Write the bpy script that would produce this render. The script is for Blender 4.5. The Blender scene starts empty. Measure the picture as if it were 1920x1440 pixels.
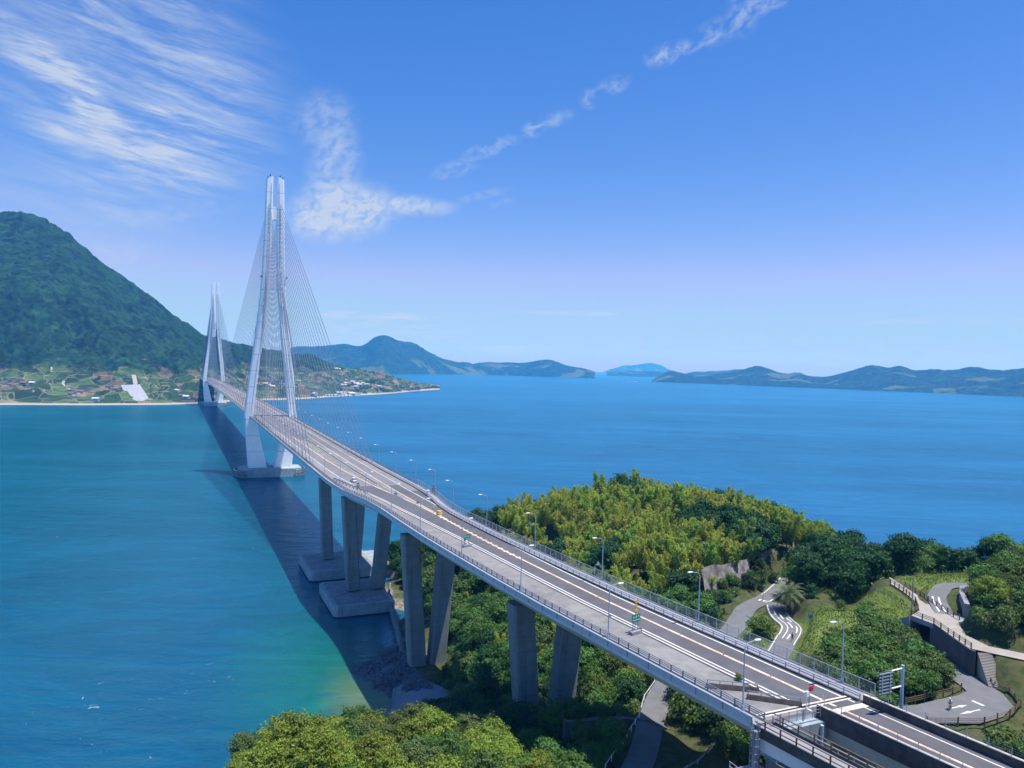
import bpy, math, random
import numpy as np
from math import sin, cos, radians, pi
random.seed(7); rng = np.random.default_rng(7)
SC = bpy.context.scene; COL = SC.collection

# ---------------------------------------------------------------- camera
CAMH = 88.3
pitch = radians(1.4); roll = radians(1.545)
cam = bpy.data.cameras.new('camera'); co = bpy.data.objects.new('camera', cam); COL.objects.link(co)
from mathutils import Vector, Matrix
Fv = Vector((0, cos(pitch), -sin(pitch))); Rv = Vector((1, 0, 0)); Uv = Rv.cross(Fv)
RX = Rv*cos(roll) + Uv*sin(roll); UY = -Rv*sin(roll) + Uv*cos(roll)
M = Matrix((RX, UY, -Fv)).transposed().to_4x4(); M.translation = (0, 0, CAMH)
co.matrix_world = M
cam.sensor_width = 36; cam.sensor_fit = 'HORIZONTAL'; cam.lens = 1421/1920*36
cam.clip_start = 1; cam.clip_end = 100000
SC.camera = co
SC.cycles.volume_bounces = 1
SC.render.resolution_x = 1024; SC.render.resolution_y = 768

# bridge frame: u runs along the bridge away from here (0 at the nearer tower), v to its right
T1 = np.array([-183., 576.]); TH = radians(24.1)
dF = np.array([-sin(TH), cos(TH)]); dR = np.array([cos(TH), sin(TH)])
def W(u, v, z=0.):
    p = T1 + dF*u + dR*v
    return (p[0], p[1], z)
RE = 7.4e6
def drop(x, y): return -(x*x+y*y)/(2*RE)

# ---------------------------------------------------------------- light
Sx, Sy = dR*0.21 + dF*(-0.16)
sd = Vector((Sx, Sy, 1.0)).normalized()
sun = bpy.data.lights.new('sun', 'SUN'); sun.energy = 5.0; sun.angle = radians(0.53); sun.color = (1.0, 0.965, 0.91)
so = bpy.data.objects.new('sun', sun); COL.objects.link(so)
so.rotation_euler = (-sd).to_track_quat('-Z', 'Y').to_euler(); so.location = (0, 0, 900)
SC.view_settings.view_transform = 'Standard'; SC.view_settings.look = 'None'
SC.view_settings.exposure = 0.28; SC.view_settings.gamma = 1.0
SKY_STRENGTH = 0.082

world = bpy.data.worlds.new('World'); SC.world = world; world.use_nodes = True
nt = world.node_tree; nt.nodes.clear()
class NB:
    """small node-graph helper"""
    def __init__(s, nt): s.nt = nt
    def n(s, t, **k):
        o = s.nt.nodes.new(t)
        for a, b in k.items():
            if a == 'ins':
                for i, val in b.items(): s.put(o.inputs[i], val)
            else: setattr(o, a, b)
        return o
    def put(s, sock, val):
        if hasattr(val, 'is_output'): s.nt.links.new(val, sock)
        elif hasattr(val, 'outputs'): s.nt.links.new(val.outputs[0], sock)
        else: sock.default_value = val
    def m(s, op, a, b=None, c=None, clamp=False):
        o = s.n('ShaderNodeMath', operation=op, use_clamp=clamp); s.put(o.inputs[0], a)
        if b is not None: s.put(o.inputs[1], b)
        if c is not None: s.put(o.inputs[2], c)
        return o.outputs[0]
    def mix(s, f, a, b):
        o = s.n('ShaderNodeMix', data_type='RGBA'); s.put(o.inputs[0], f); s.put(o.inputs[6], a); s.put(o.inputs[7], b)
        return o.outputs[2]
    def noise(s, vec, scale, detail=4, rough=.55, dist=0.):
        o = s.n('ShaderNodeTexNoise'); 
        if vec is not None: s.put(o.inputs['Vector'], vec)
        o.inputs['Scale'].default_value = scale; o.inputs['Detail'].default_value = detail
        o.inputs['Roughness'].default_value = rough; o.inputs['Distortion'].default_value = dist
        return o.outputs['Fac']
    def ramp(s, f, a, b, smooth=True):
        o = s.n('ShaderNodeMapRange', interpolation_type='SMOOTHSTEP' if smooth else 'LINEAR')
        s.put(o.inputs[0], f); s.put(o.inputs[1], a); s.put(o.inputs[2], b); return o.outputs[0]
    def xyz(s, x, y, z=0.):
        o = s.n('ShaderNodeCombineXYZ'); s.put(o.inputs[0], x); s.put(o.inputs[1], y); s.put(o.inputs[2], z); return o.outputs[0]
B = NB(nt)
sky = B.n('ShaderNodeTexSky', sky_type='NISHITA'); sky.sun_disc = False
sky.sun_elevation = math.asin(sd.z); sky.sun_rotation = math.atan2(sd.x, sd.y)
sky.altitude = 50; sky.air_density = 1.15; sky.dust_density = 0.6; sky.ozone_density = 3.0
sk = B.n('ShaderNodeSeparateColor'); nt.links.new(sky.outputs[0], sk.inputs[0])
hs = B.n('ShaderNodeCombineColor')                           # deep clean summer blue: the sky's own colours, a little steeper from zenith to horizon
B.put(hs.inputs[0], B.m('MULTIPLY', B.m('POWER', B.m('MINIMUM', B.m('DIVIDE', sk.outputs[0], 3.6), 1.0), 2.15), 3.9))
B.put(hs.inputs[1], B.m('MULTIPLY', B.m('POWER', B.m('DIVIDE', sk.outputs[1], 4.1), 1.28), 3.95))
B.put(hs.inputs[2], B.m('MULTIPLY', sk.outputs[2], 1.57))
tc = B.n('ShaderNodeTexCoord'); sep = B.n('ShaderNodeSeparateXYZ'); nt.links.new(tc.outputs['Generated'], sep.inputs[0])
dx, dy, dz = sep.outputs
az = B.m('ARCTAN2', dx, dy); el = B.m('ARCSINE', dz)       # radians; cloud field lives in azimuth / elevation
av = B.xyz(az, el, 0.)
# cloud patches: centre az, el, half sizes, tilt, strength, kind
def patch(a0, e0, ra, re, rot):
    c, s_ = cos(rot), sin(rot)
    p = B.m('SUBTRACT', az, a0); q = B.m('SUBTRACT', el, e0)
    x = B.m('DIVIDE', B.m('ADD', B.m('MULTIPLY', p, c), B.m('MULTIPLY', q, s_)), ra)
    y = B.m('DIVIDE', B.m('SUBTRACT', B.m('MULTIPLY', q, c), B.m('MULTIPLY', p, s_)), re)
    r = B.m('SQRT', B.m('ADD', B.m('MULTIPLY', x, x), B.m('MULTIPLY', y, y)))
    return B.m('SUBTRACT', 1.0, B.ramp(r, 0.25, 1.0))
def rotv(rot, sx, sy):
    c, s_ = cos(rot), sin(rot)
    return B.xyz(B.m('MULTIPLY', B.m('ADD', B.m('MULTIPLY', az, c), B.m('MULTIPLY', el, s_)), sx),
                 B.m('MULTIPLY', B.m('SUBTRACT', B.m('MULTIPLY', el, c), B.m('MULTIPLY', az, s_)), sy), 3.1)
wisp = B.noise(rotv(-.17, 3.0, 19), 2.6, 10, .68, .45)       # long feathered streaks
fine = B.noise(rotv(-.12, 4, 26), 5, 7, .65, .6)
puff = B.noise(rotv(.4, 14, 20), 4.2, 7, .6, .4)           # mackerel ripples
broad = B.noise(rotv(-.5, 2.0, 4.0), 2.2, 3, .5, .3)
def add(*l):
    r = l[0]
    for q in l[1:]: r = B.m('ADD', r, q)
    return r
def PX(x, y):                                                # direction of a spot in the sky, as azimuth and elevation
    d = Fv + RX*((x-960)/1421) - UY*((y-720)/1421); d.normalize()
    return math.atan2(d.x, d.y), math.asin(d.z)
def pp(x, y, rx, ry, rot): a, e = PX(x, y); return patch(a, e, rx/1421, ry/1421, rot)
big = add(pp(230, 130, 330, 270, -.5), B.m('MULTIPLY', pp(60, 350, 260, 60, -.15), .35), B.m('MULTIPLY', pp(330, 280, 140, 95, -.5), .6))
bigc = B.m('MULTIPLY', big, add(B.m('MULTIPLY', B.ramp(wisp, .38, .78), .70), B.m('MULTIPLY', B.ramp(fine, .45, .8), .25)))
veil = B.m('MULTIPLY', add(pp(250, 120, 330, 260, -.5), B.m('MULTIPLY', pp(40, 380, 300, 110, -.1), .5)), B.m('MULTIPLY', B.ramp(wisp, .22, .7), .34))
bigc = B.m('ADD', veil, B.m('MULTIPLY', bigc, B.m('ADD', .35, B.m('MULTIPLY', B.ramp(broad, .4, .62), .65))))
bands = add(pp(60, 100, 110, 42, -.55), pp(150, 170, 110, 42, -.8), pp(200, 240, 130, 42, -.9), pp(310, 310, 120, 40, -.5), B.m('MULTIPLY', pp(140, 255, 120, 26, -.2), .8))
bandc = B.m('MULTIPLY', bands, B.m('MULTIPLY', B.ramp(fine, .28, .75), .60))
mid = add(B.m('MULTIPLY', pp(640, 398, 130, 66, .18), 1.25), B.m('MULTIPLY', pp(625, 320, 60, 90, -.45), .55), B.m('MULTIPLY', pp(610, 230, 75, 70, 0.), .42),
          B.m('MULTIPLY', pp(770, 385, 110, 24, -.03), .8), B.m('MULTIPLY', pp(590, 420, 60, 30, .3), .3))
midc = B.m('MULTIPLY', mid, B.m('ADD', .16, B.m('MULTIPLY', B.ramp(puff, .28, .66), .80)))
trail = None
for (x, y, rx, ry, k) in ((850, 318, 45, 16, .5), (905, 285, 40, 14, .55), (945, 266, 34, 12, .5), (1000, 243, 22, 14, .7), (1040, 224, 40, 14, .5),
                          (1103, 186, 18, 18, .5), (1150, 160, 36, 16, .55), (1250, 102, 44, 18, .8), (1300, 84, 22, 12, .5), (1340, 62, 36, 22, .6),
                          (1392, 25, 26, 36, .6), (1440, 4, 40, 18, .6), (900, 368, 60, 9, .35), (940, 382, 24, 9, .5), (215, 480, 70, 40, .35), (330, 400, 120, 18, .3)):
    q = B.m('MULTIPLY', pp(x, y, rx*1.3, ry*1.3, .25), k); trail = q if trail is None else B.m('ADD', trail, q)
trailc = B.m('MULTIPLY', trail, B.m('MULTIPLY', B.ramp(puff, .36, .70), .72))
low = add(pp(700, 592, 160, 12, 0.), B.m('MULTIPLY', pp(1080, 587, 230, 7, 0.), .6), B.m('MULTIPLY', pp(1750, 603, 240, 8, 0.), .6),
          B.m('MULTIPLY', pp(960, 655, 110, 9, 0.), .6), B.m('MULTIPLY', pp(720, 620, 260, 34, 0.), .45), B.m('MULTIPLY', pp(1500, 660, 700, 40, 0.), .25))
lowc = B.m('MULTIPLY', low, B.ramp(B.noise(B.xyz(B.m('MULTIPLY', az, 8), B.m('MULTIPLY', el, 60), 1.), 3, 5), .38, .62))
cl = B.m('MINIMUM', add(bigc, bandc, midc, trailc, B.m('MULTIPLY', lowc, .75)), .92)
skyc = B.mix(cl, hs.outputs[0], (5.6, 6.5, 8.0, 1.0))
bg = B.n('ShaderNodeBackground'); nt.links.new(skyc, bg.inputs[0]); bg.inputs[1].default_value = SKY_STRENGTH
wo = B.n('ShaderNodeOutputWorld'); nt.links.new(bg.outputs[0], wo.inputs[0])

# ---------------------------------------------------------------- helpers
def tag(o, label=None, cat=None, group=None, kind=None):
    if label: o['label'] = label
    if cat: o['category'] = cat
    if group: o['group'] = group
    if kind: o['kind'] = kind
    return o
def empty(name, label, cat, loc=(0, 0, 0), rz=0., group=None):
    o = bpy.data.objects.new(name, None); COL.objects.link(o); o.location = loc; o.rotation_euler = (0, 0, rz)
    o.empty_display_size = .5
    return tag(o, label, cat, group)
def copy_tree(o, parent=None):
    c = o.copy(); COL.objects.link(c); c.parent = parent
    for ch in list(o.children): copy_tree(ch, c)
    return c
class MB:
    """collects shapes of ONE mesh object"""
    def __init__(s): s.v = []; s.f = []; s.mi = []; s.m = 0
    def add(s, vs, fs):
        k = len(s.v); s.v += [tuple(map(float, p)) for p in vs]; s.f += [tuple(i+k for i in f) for f in fs]; s.mi += [s.m]*len(fs)
    def box(s, c, size, rz=0., bev=0.):
        x, y, z = size[0]/2, size[1]/2, size[2]/2; cr, sr = cos(rz), sin(rz)
        P = [(a*x, b*y, d*z) for d in (-1, 1) for a, b in ((-1, -1), (1, -1), (1, 1), (-1, 1))]
        s.add([(c[0]+p[0]*cr-p[1]*sr, c[1]+p[0]*sr+p[1]*cr, c[2]+p[2]) for p in P],
              [(3, 2, 1, 0), (4, 5, 6, 7), (0, 1, 5, 4), (1, 2, 6, 5), (2, 3, 7, 6), (3, 0, 4, 7)])
    def loft(s, rings, closed=True, caps=True):
        k = len(rings[0]); vs = [p for r in rings for p in r]; fs = []
        for i in range(len(rings)-1):
            for j in range(k if closed else k-1):
                a = i*k+j; b = i*k+(j+1) % k
                fs.append((a, b, b+k, a+k))
        if caps and closed:
            fs.append(tuple(range(k))[::-1]); n = (len(rings)-1)*k; fs.append(tuple(range(n, n+k)))
        s.add(vs, fs)
    def tube(s, pts, r, n=6, r2=None):
        pts = [Vector(p) for p in pts]; rings = []
        for i, p in enumerate(pts):
            d = (pts[min(i+1, len(pts)-1)]-pts[max(i-1, 0)]).normalized()
            a = Vector((0, 0, 1)) if abs(d.z) < .9 else Vector((1, 0, 0))
            x = d.cross(a).normalized(); y = d.cross(x)
            rr = r if r2 is None else r+(r2-r)*i/(len(pts)-1)
            rings.append([tuple(p+(x*cos(2*pi*j/n)+y*sin(2*pi*j/n))*rr) for j in range(n)])
        s.loft(rings)
    def build(s, name, mats, parent=None, smooth=False):
        me = bpy.data.meshes.new(name); me.from_pydata(s.v, [], s.f)
        for m_ in (mats if isinstance(mats, (list, tuple)) else [mats]): me.materials.append(m_)
        if any(s.mi): me.polygons.foreach_set('material_index', s.mi)
        if smooth: me.polygons.foreach_set('use_smooth', [True]*len(s.f))
        me.validate(); me.update()
        o = bpy.data.objects.new(name, me); COL.objects.link(o)
        if parent: o.parent = parent
        return o
def grid_mesh(name, P, mat, smooth=True, parent=None):
    """P: (n,m,3) array of points"""
    n, m_ = P.shape[:2]; me = bpy.data.meshes.new(name)
    I = np.arange(n*m_).reshape(n, m_)
    F = np.stack([I[:-1, :-1], I[1:, :-1], I[1:, 1:], I[:-1, 1:]], -1).reshape(-1, 4)
    quads(me, P.reshape(-1, 3), F, smooth); me.materials.append(mat)
    o = bpy.data.objects.new(name, me); COL.objects.link(o)
    if parent: o.parent = parent
    return o
def quads(me, V, F, smooth=False):
    me.vertices.add(len(V)); me.vertices.foreach_set('co', np.ascontiguousarray(V, np.float32).ravel())
    me.loops.add(F.size); me.loops.foreach_set('vertex_index', F.astype(np.int32).ravel())
    me.polygons.add(len(F)); me.polygons.foreach_set('loop_start', np.arange(0, F.size, F.shape[1], dtype=np.int32))
    me.polygons.foreach_set('loop_total', np.full(len(F), F.shape[1], np.int32))
    if smooth: me.polygons.foreach_set('use_smooth', np.ones(len(F), bool))
    me.update(calc_edges=True); me.validate()

# ---------------------------------------------------------------- materials
def principled(name):
    m_ = bpy.data.materials.new(name); m_.use_nodes = True; t = m_.node_tree; t.nodes.clear()
    b = NB(t); p = b.n('ShaderNodeBsdfPrincipled'); o = b.n('ShaderNodeOutputMaterial'); t.links.new(p.outputs[0], o.inputs[0])
    return m_, b, p
def mat(name, c, rough=.7, var=.12, scale=.6, bump=0., metal=0., spec=.4, c2=None, streak=None, lines=None, sc2=None):
    m_, b, p = principled(name)
    g = b.n('ShaderNodeNewGeometry').outputs['Position']
    n1 = b.noise(g, scale, 6, .6); n2 = b.noise(g, scale*(sc2 or .13), 3, .5)
    f = b.m('ADD', b.m('MULTIPLY', n1, .6), b.m('MULTIPLY', n2, .4))
    f = b.ramp(f, .35, .65)
    lo = tuple(x*(1-var) for x in c) + (1,); hi = tuple(min(1, x*(1+var)) for x in (c2 or c)) + (1,)
    col = b.mix(f, lo, hi)
    if streak:                                               # run-down stains
        mp = b.n('ShaderNodeMapping'); b.put(mp.inputs[0], g); mp.inputs['Scale'].default_value = (1.3, 1.3, .06)
        s_ = b.ramp(b.noise(mp.outputs[0], 1.2, 5, .65), .5, .75)
        col = b.mix(b.m('MULTIPLY', s_, streak), col, tuple(x*.35 for x in c)+(1,))
    if lines:                                                # horizontal plate joints
        z = b.n('ShaderNodeSeparateXYZ'); b.put(z.inputs[0], g)
        w = b.m('ABSOLUTE', b.m('SUBTRACT', b.m('FRACT', b.m('DIVIDE', z.outputs[2], lines[0])), .5))
        col = b.mix(b.m('MULTIPLY', b.m('LESS_THAN', w, lines[1]/lines[0]/2), lines[2]), col, tuple(x*.35 for x in c)+(1,))
    b.put(p.inputs['Base Color'], col); p.inputs['Roughness'].default_value = rough; p.inputs['Metallic'].default_value = metal
    p.inputs['Specular IOR Level'].default_value = spec
    if bump:
        bn = b.n('ShaderNodeBump'); bn.inputs['Strength'].default_value = bump; bn.inputs['Distance'].default_value = .1
        b.put(bn.inputs['Height'], n1); b.put(p.inputs['Normal'], bn.outputs[0])
    return m_
M_ = {}
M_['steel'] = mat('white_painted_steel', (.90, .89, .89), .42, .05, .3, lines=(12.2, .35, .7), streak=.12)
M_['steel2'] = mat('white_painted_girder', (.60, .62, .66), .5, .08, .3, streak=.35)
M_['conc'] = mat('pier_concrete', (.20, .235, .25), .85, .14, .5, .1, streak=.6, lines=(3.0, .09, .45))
M_['footing'] = mat('footing_concrete', (.30, .36, .39), .85, .18, .3, .1, streak=.6)
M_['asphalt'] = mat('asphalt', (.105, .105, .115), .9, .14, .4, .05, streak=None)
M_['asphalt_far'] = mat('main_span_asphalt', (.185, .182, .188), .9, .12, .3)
M_['apron'] = mat('unused_lane_concrete', (.205, .20, .195), .9, .14, .5, .05, c2=(.23, .225, .215))
M_['shadeconc'] = mat('shade_darkened_concrete', (.10, .10, .105), .9, .2, .4, .1, streak=.4)  # wall concrete with deep shade put into its colour; the streaks are stains
M_['walk'] = mat('walkway_concrete', (.27, .27, .285), .9, .1, .8)
M_['line'] = mat('white_road_paint', (.72, .72, .70), .6, .12, 2.)
M_['orange'] = mat('peach_road_paint', (.70, .46, .29), .6, .18, 2., c2=(.75, .60, .46))
M_['kerb'] = mat('kerb_concrete', (.55, .54, .50), .8, .15, 1.5, c2=(.60, .52, .42))
M_['rail'] = mat('grey_painted_rail', (.20, .23, .27), .45, .1, 1.)
M_['rail_lt'] = mat('galvanised_rail', (.46, .49, .52), .4, .08, 1., metal=.3)
M_['panel'] = mat('parapet_panel', (.50, .51, .56), .5, .06, .4, streak=.2)
M_['brownconc'] = mat('weathered_parapet', (.085, .075, .072), .9, .35, .9, .1, streak=.4)
M_['rust'] = mat('rusty_steel', (.20, .09, .05), .8, .3, 3.)
M_['dark'] = mat('dark_rubber', (.02, .02, .022), .8)
M_['cable'] = mat('cable_sheath', (.10, .13, .19), .5, .05, .1)
M_['lamp'] = mat('lamp_pole_paint', (.33, .42, .52), .45, .05, .5)
M_['lamphead'] = mat('lamp_head_paint', (.78, .78, .76), .4, .05, .5)
M_['green'] = mat('sign_green', (.0, .22, .13), .5, .08, 2.)
M_['white'] = mat('white_enamel', (.8, .8, .8), .4, .04, 1.)
M_['signblue'] = mat('sign_blue', (.01, .10, .45), .5, .05, 1.)
M_['yellow'] = mat('sign_yellow', (.75, .42, .03), .5, .08, 1.)
M_['signback'] = mat('sign_back', (.05, .07, .10), .6, .1, 1.)
M_['red'] = mat('sign_red', (.45, .02, .02), .5, .08, 1.)
M_['glass'] = mat('tinted_glass', (.015, .02, .025), .08, .02, 1., spec=.8)
M_['bark'] = mat('bark', (.10, .075, .05), .95, .3, 2., .3)
M_['soil'] = mat('soil', (.16, .12, .08), .95, .25, .5, .2)
M_['rock'] = mat('rock', (.17, .15, .14), .9, .4, .35, .6, c2=(.30, .27, .25))
M_['stone'] = mat('revetment_stone', (.24, .24, .25), .9, .3, .8, .3)
M_['seastone'] = mat('shade_darkened_stone', (.10, .11, .13), .8, .45, .9, .3)  # revetment stone with the shadow over it put into a darker, bluer colour
M_['roadpark'] = mat('park_asphalt', (.15, .155, .16), .9, .12, .5)
M_['pathpark'] = mat('path_paving', (.34, .31, .27), .9, .12, .6)
M_['wood'] = mat('brown_fence', (.15, .10, .065), .8, .2, 2.)
M_['sand'] = mat('beach_sand', (.42, .37, .29), .95, .15, .05)
M_['roofw'] = mat('greenhouse_sheet', (.50, .53, .56), .5, .1, .1)
M_['sheet'] = mat('greenhouse_cover', (.33, .36, .40), .6, .1, .1)
M_['tile'] = mat('dark_roof_tile', (.10, .10, .115), .8, .2, .5)
M_['brown_roof'] = mat('brown_roof_tile', (.20, .12, .085), .8, .2, .5)
M_['plaster'] = mat('pale_plaster', (.60, .57, .52), .85, .1, .3)
M_['solar'] = mat('solar_sheet', (.10, .15, .32), .35, .08, .2)
M_['pinkc'] = mat('barrier_board', (.62, .40, .38), .6, .3, 2., c2=(.7, .66, .64))
M_['shirt'] = mat('white_shirt', (.62, .66, .74), .9, .05, 4.)
M_['darkcloth'] = mat('dark_cloth', (.03, .03, .04), .9, .1, 4.)
M_['skin'] = mat('skin', (.45, .27, .19), .6, .05, 4.)

def leafmat(name, c, hue=.02, val=.45, trans=.25):
    m_, b, p = principled(name); t = b.nt
    at = b.n('ShaderNodeAttribute', attribute_name='tint'); oi = b.n('ShaderNodeObjectInfo')
    h = b.n('ShaderNodeHueSaturation'); h.inputs['Color'].default_value = tuple(c)+(1,)
    b.put(h.inputs['Hue'], b.m('ADD', .5-hue, b.m('MULTIPLY', oi.outputs['Random'], 2*hue)))
    v = b.m('ADD', 1-val, b.m('ADD', b.m('MULTIPLY', at.outputs['Fac'], val*1.2), b.m('MULTIPLY', oi.outputs['Random'], val*.8)))
    b.put(h.inputs['Value'], v); h.inputs['Saturation'].default_value = 1.0
    b.put(p.inputs['Base Color'], h.outputs[0]); p.inputs['Roughness'].default_value = .55
    p.inputs['Specular IOR Level'].default_value = .25
    tr = b.n('ShaderNodeBsdfTranslucent'); b.put(tr.inputs[0], h.outputs[0])
    mx = b.n('ShaderNodeMixShader'); mx.inputs[0].default_value = trans
    out = [n for n in t.nodes if n.type == 'OUTPUT_MATERIAL'][0]
    t.links.new(p.outputs[0], mx.inputs[1]); t.links.new(tr.outputs[0], mx.inputs[2]); t.links.new(mx.outputs[0], out.inputs[0])
    return m_
LEAF = {'dark': leafmat('dark_green_leaves', (.032, .085, .020)), 'mid': leafmat('mid_green_leaves', (.088, .17, .028)),
        'lime': leafmat('lime_green_leaves', (.20, .27, .028), .016, .6), 'bamboo': leafmat('bamboo_leaves', (.40, .46, .07), .016, .35, .42),
        'olive': leafmat('olive_leaves', (.11, .16, .04)), 'bamboo2': leafmat('bamboo_leaves_green', (.27, .37, .06), .016, .45, .42), 'palm': leafmat('palm_fronds', (.15, .20, .09), .01),
        'grassy': leafmat('grass_blades', (.16, .23, .045), .01, .25), 'dry': leafmat('dry_leaves', (.22, .16, .06), .02)}

# ---------------------------------------------------------------- water
def water():
    m_, b, p = principled('sea_water')
    g = b.n('ShaderNodeNewGeometry').outputs['Position']
    sp = b.n('ShaderNodeSeparateXYZ'); b.put(sp.inputs[0], g); x, y, z = sp.outputs
    xr = b.m('SUBTRACT', x, T1[0]); yr = b.m('SUBTRACT', y, T1[1])
    u = b.m('ADD', b.m('MULTIPLY', xr, dF[0]), b.m('MULTIPLY', yr, dF[1])); v = b.m('ADD', b.m('MULTIPLY', xr, dR[0]), b.m('MULTIPLY', yr, dR[1]))
    wob = b.m('MULTIPLY', b.m('SUBTRACT', b.noise(g, .012, 4, .6), .5), 90.)
    vw = b.m('ADD', v, wob)
    side = b.ramp(vw, -40., 170.)                            # turquoise strait on the near side, deeper blue beyond
    col = b.mix(side, (.0, .072, .114, 1), (.010, .098, .195, 1))
    far = b.ramp(b.m('ADD', y, b.m('MULTIPLY', wob, 3.)), 900., 2600.)
    col = b.mix(far, col, (.012, .11, .225, 1))
    # shallows by the near shore: green, then pale sand showing through
    def dist(u0, v0, su, sv): 
        a = b.m('DIVIDE', b.m('SUBTRACT', u, u0), su); c = b.m('DIVIDE', b.m('SUBTRACT', v, v0), sv)
        return b.m('ADD', b.m('SQRT', b.m('ADD', b.m('MULTIPLY', a, a), b.m('MULTIPLY', c, c))), b.m('MULTIPLY', wob, .0035))
    shal = b.m('ADD', .72, b.m('MULTIPLY', b.ramp(b.noise(g, .11, 5, .65, .5), .35, .65), .28))
    g1 = b.m('MULTIPLY', shal, b.m('SUBTRACT', 1., b.ramp(dist(-402, -27, 88, 40), .05, 1.)))
    col = b.mix(b.m('MULTIPLY', g1, .95), col, (.004, .135, .075, 1))
    g2 = b.m('MULTIPLY', shal, b.m('SUBTRACT', 1., b.ramp(dist(-424, -20, 54, 17), .1, .95)))
    col = b.mix(b.m('MULTIPLY', g2, .95), col, (.15, .19, .075, 1))
    big_ = b.noise(g, .006, 5, .6, .6)
    mp = b.n('ShaderNodeMapping'); b.put(mp.inputs[0], g); mp.inputs['Scale'].default_value = (.0012, .006, 1); mp.inputs['Rotation'].default_value = (0, 0, .12)
    band = b.ramp(b.noise(mp.outputs[0], 1., 5, .6, .4), .42, .66)   # slicks of calmer water
    mpc = b.n('ShaderNodeMapping'); b.put(mpc.inputs[0], g); mpc.inputs['Scale'].default_value = (.006, .022, 1); mpc.inputs['Rotation'].default_value = (0, 0, .35)
    cn = b.noise(mpc.outputs[0], 1., 6, .6, 1.6); cur = b.m('MULTIPLY', b.ramp(b.m('SUBTRACT', 1., b.m('MULTIPLY', b.m('ABSOLUTE', b.m('SUBTRACT', cn, .5)), 14.)), .2, 1.), .20)
    hsn = b.n('ShaderNodeHueSaturation'); b.put(hsn.inputs['Color'], col)
    b.put(hsn.inputs['Value'], b.m('ADD', b.m('ADD', .68, cur), b.m('ADD', b.m('MULTIPLY', big_, .5), b.m('MULTIPLY', band, .22))))
    # foam flecks in the tide rips
    fm = b.m('MULTIPLY', b.ramp(b.noise(g, .28, 6, .75, 1.2), .64, .72), b.m('MULTIPLY', b.ramp(b.noise(g, .018, 3, .5), .53, .62), b.m('SUBTRACT', 1., b.ramp(y, 500., 760.))))
    colf = b.mix(b.m('MULTIPLY', fm, .8), hsn.outputs[0], (.55, .62, .66, 1))
    sp_c = colf
    mpw = b.n('ShaderNodeMapping'); b.put(mpw.inputs[0], g); mpw.inputs['Scale'].default_value = (.55, 1.1, 1)
    w1 = b.noise(mpw.outputs[0], .75, 5, .62, .3); w2 = b.noise(mpw.outputs[0], .12, 4, .6, .2); w3 = b.noise(mpw.outputs[0], .03, 3, .5)
    hgt = b.m('ADD', b.m('MULTIPLY', w1, .22), b.m('ADD', b.m('MULTIPLY', w2, .9), b.m('MULTIPLY', w3, 1.6)))
    bn = b.n('ShaderNodeBump'); bn.inputs['Strength'].default_value = .75; bn.inputs['Distance'].default_value = .9
    b.put(bn.inputs['Height'], hgt)
    di = b.n('ShaderNodeBsdfDiffuse'); b.put(di.inputs['Color'], colf); b.put(di.inputs['Normal'], bn.outputs[0])
    gl = b.n('ShaderNodeBsdfGlossy'); gl.inputs['Color'].default_value = (.60, .80, .95, 1); b.put(gl.inputs['Roughness'], b.m('ADD', .19, b.m('MULTIPLY', band, .05))); b.put(gl.inputs['Normal'], bn.outputs[0])
    fr = b.n('ShaderNodeFresnel'); fr.inputs['IOR'].default_value = 1.30; b.put(fr.inputs['Normal'], bn.outputs[0])
    mx = b.n('ShaderNodeMixShader'); b.put(mx.inputs[0], b.m('MINIMUM', b.m('MULTIPLY', fr.outputs[0], .5), .26)); m_.node_tree.links.new(di.outputs[0], mx.inputs[1]); m_.node_tree.links.new(gl.outputs[0], mx.inputs[2])
    mo = [n for n in m_.node_tree.nodes if n.type == 'OUTPUT_MATERIAL'][0]; m_.node_tree.links.new(mx.outputs[0], mo.inputs[0]); m_.node_tree.nodes.remove(p)
    rr = np.concatenate([[0], np.geomspace(30, 22000, 88)]); aa = np.linspace(0, 2*pi, 181)
    R_, A_ = np.meshgrid(rr, aa, indexing='ij'); X = R_*np.sin(A_); Y = R_*np.cos(A_)
    o = grid_mesh('sea_water', np.stack([X, Y, -(R_**2)/(2*RE)], -1), m_)
    tag(o, kind='structure')
water()

# ---------------------------------------------------------------- value noise for terrain
def vnoise(x, y, cell, seed):
    r = np.random.default_rng(seed).random((256, 256)); X = x/cell; Y = y/cell
    i = np.floor(X).astype(int); j = np.floor(Y).astype(int); fx = X-i; fy = Y-j
    fx = fx*fx*(3-2*fx); fy = fy*fy*(3-2*fy); g = lambda a, b_: r[a % 256, b_ % 256]
    return (g(i, j)*(1-fx)+g(i+1, j)*fx)*(1-fy)+(g(i, j+1)*(1-fx)+g(i+1, j+1)*fx)*fy
def fbm(x, y, cell, seed, oct=4):
    s = 0; a = 1; t = 0
    for k in range(oct): s = s+a*vnoise(x, y, cell/2**k, seed+k); t += a; a *= .5
    return s/t-.5
def domes(x, y, cell, seed):
    """tree-crown bumps: height 0..1 of jittered round crowns"""
    r = np.random.default_rng(seed).random((256, 256, 3)); i = np.floor(x/cell).astype(int); j = np.floor(y/cell).astype(int)
    best = np.zeros(x.shape)
    for a in (-1, 0, 1):
        for c in (-1, 0, 1):
            q = r[(i+a) % 256, (j+c) % 256]
            px_ = (i+a+q[..., 0])*cell; py_ = (j+c+q[..., 1])*cell; rad = cell*(.55+.45*q[..., 2])
            d = ((x-px_)**2+(y-py_)**2)/rad**2
            best = np.maximum(best, np.sqrt(np.clip(1-d, 0, 1))*(.6+.4*q[..., 2]))
    return best

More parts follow.
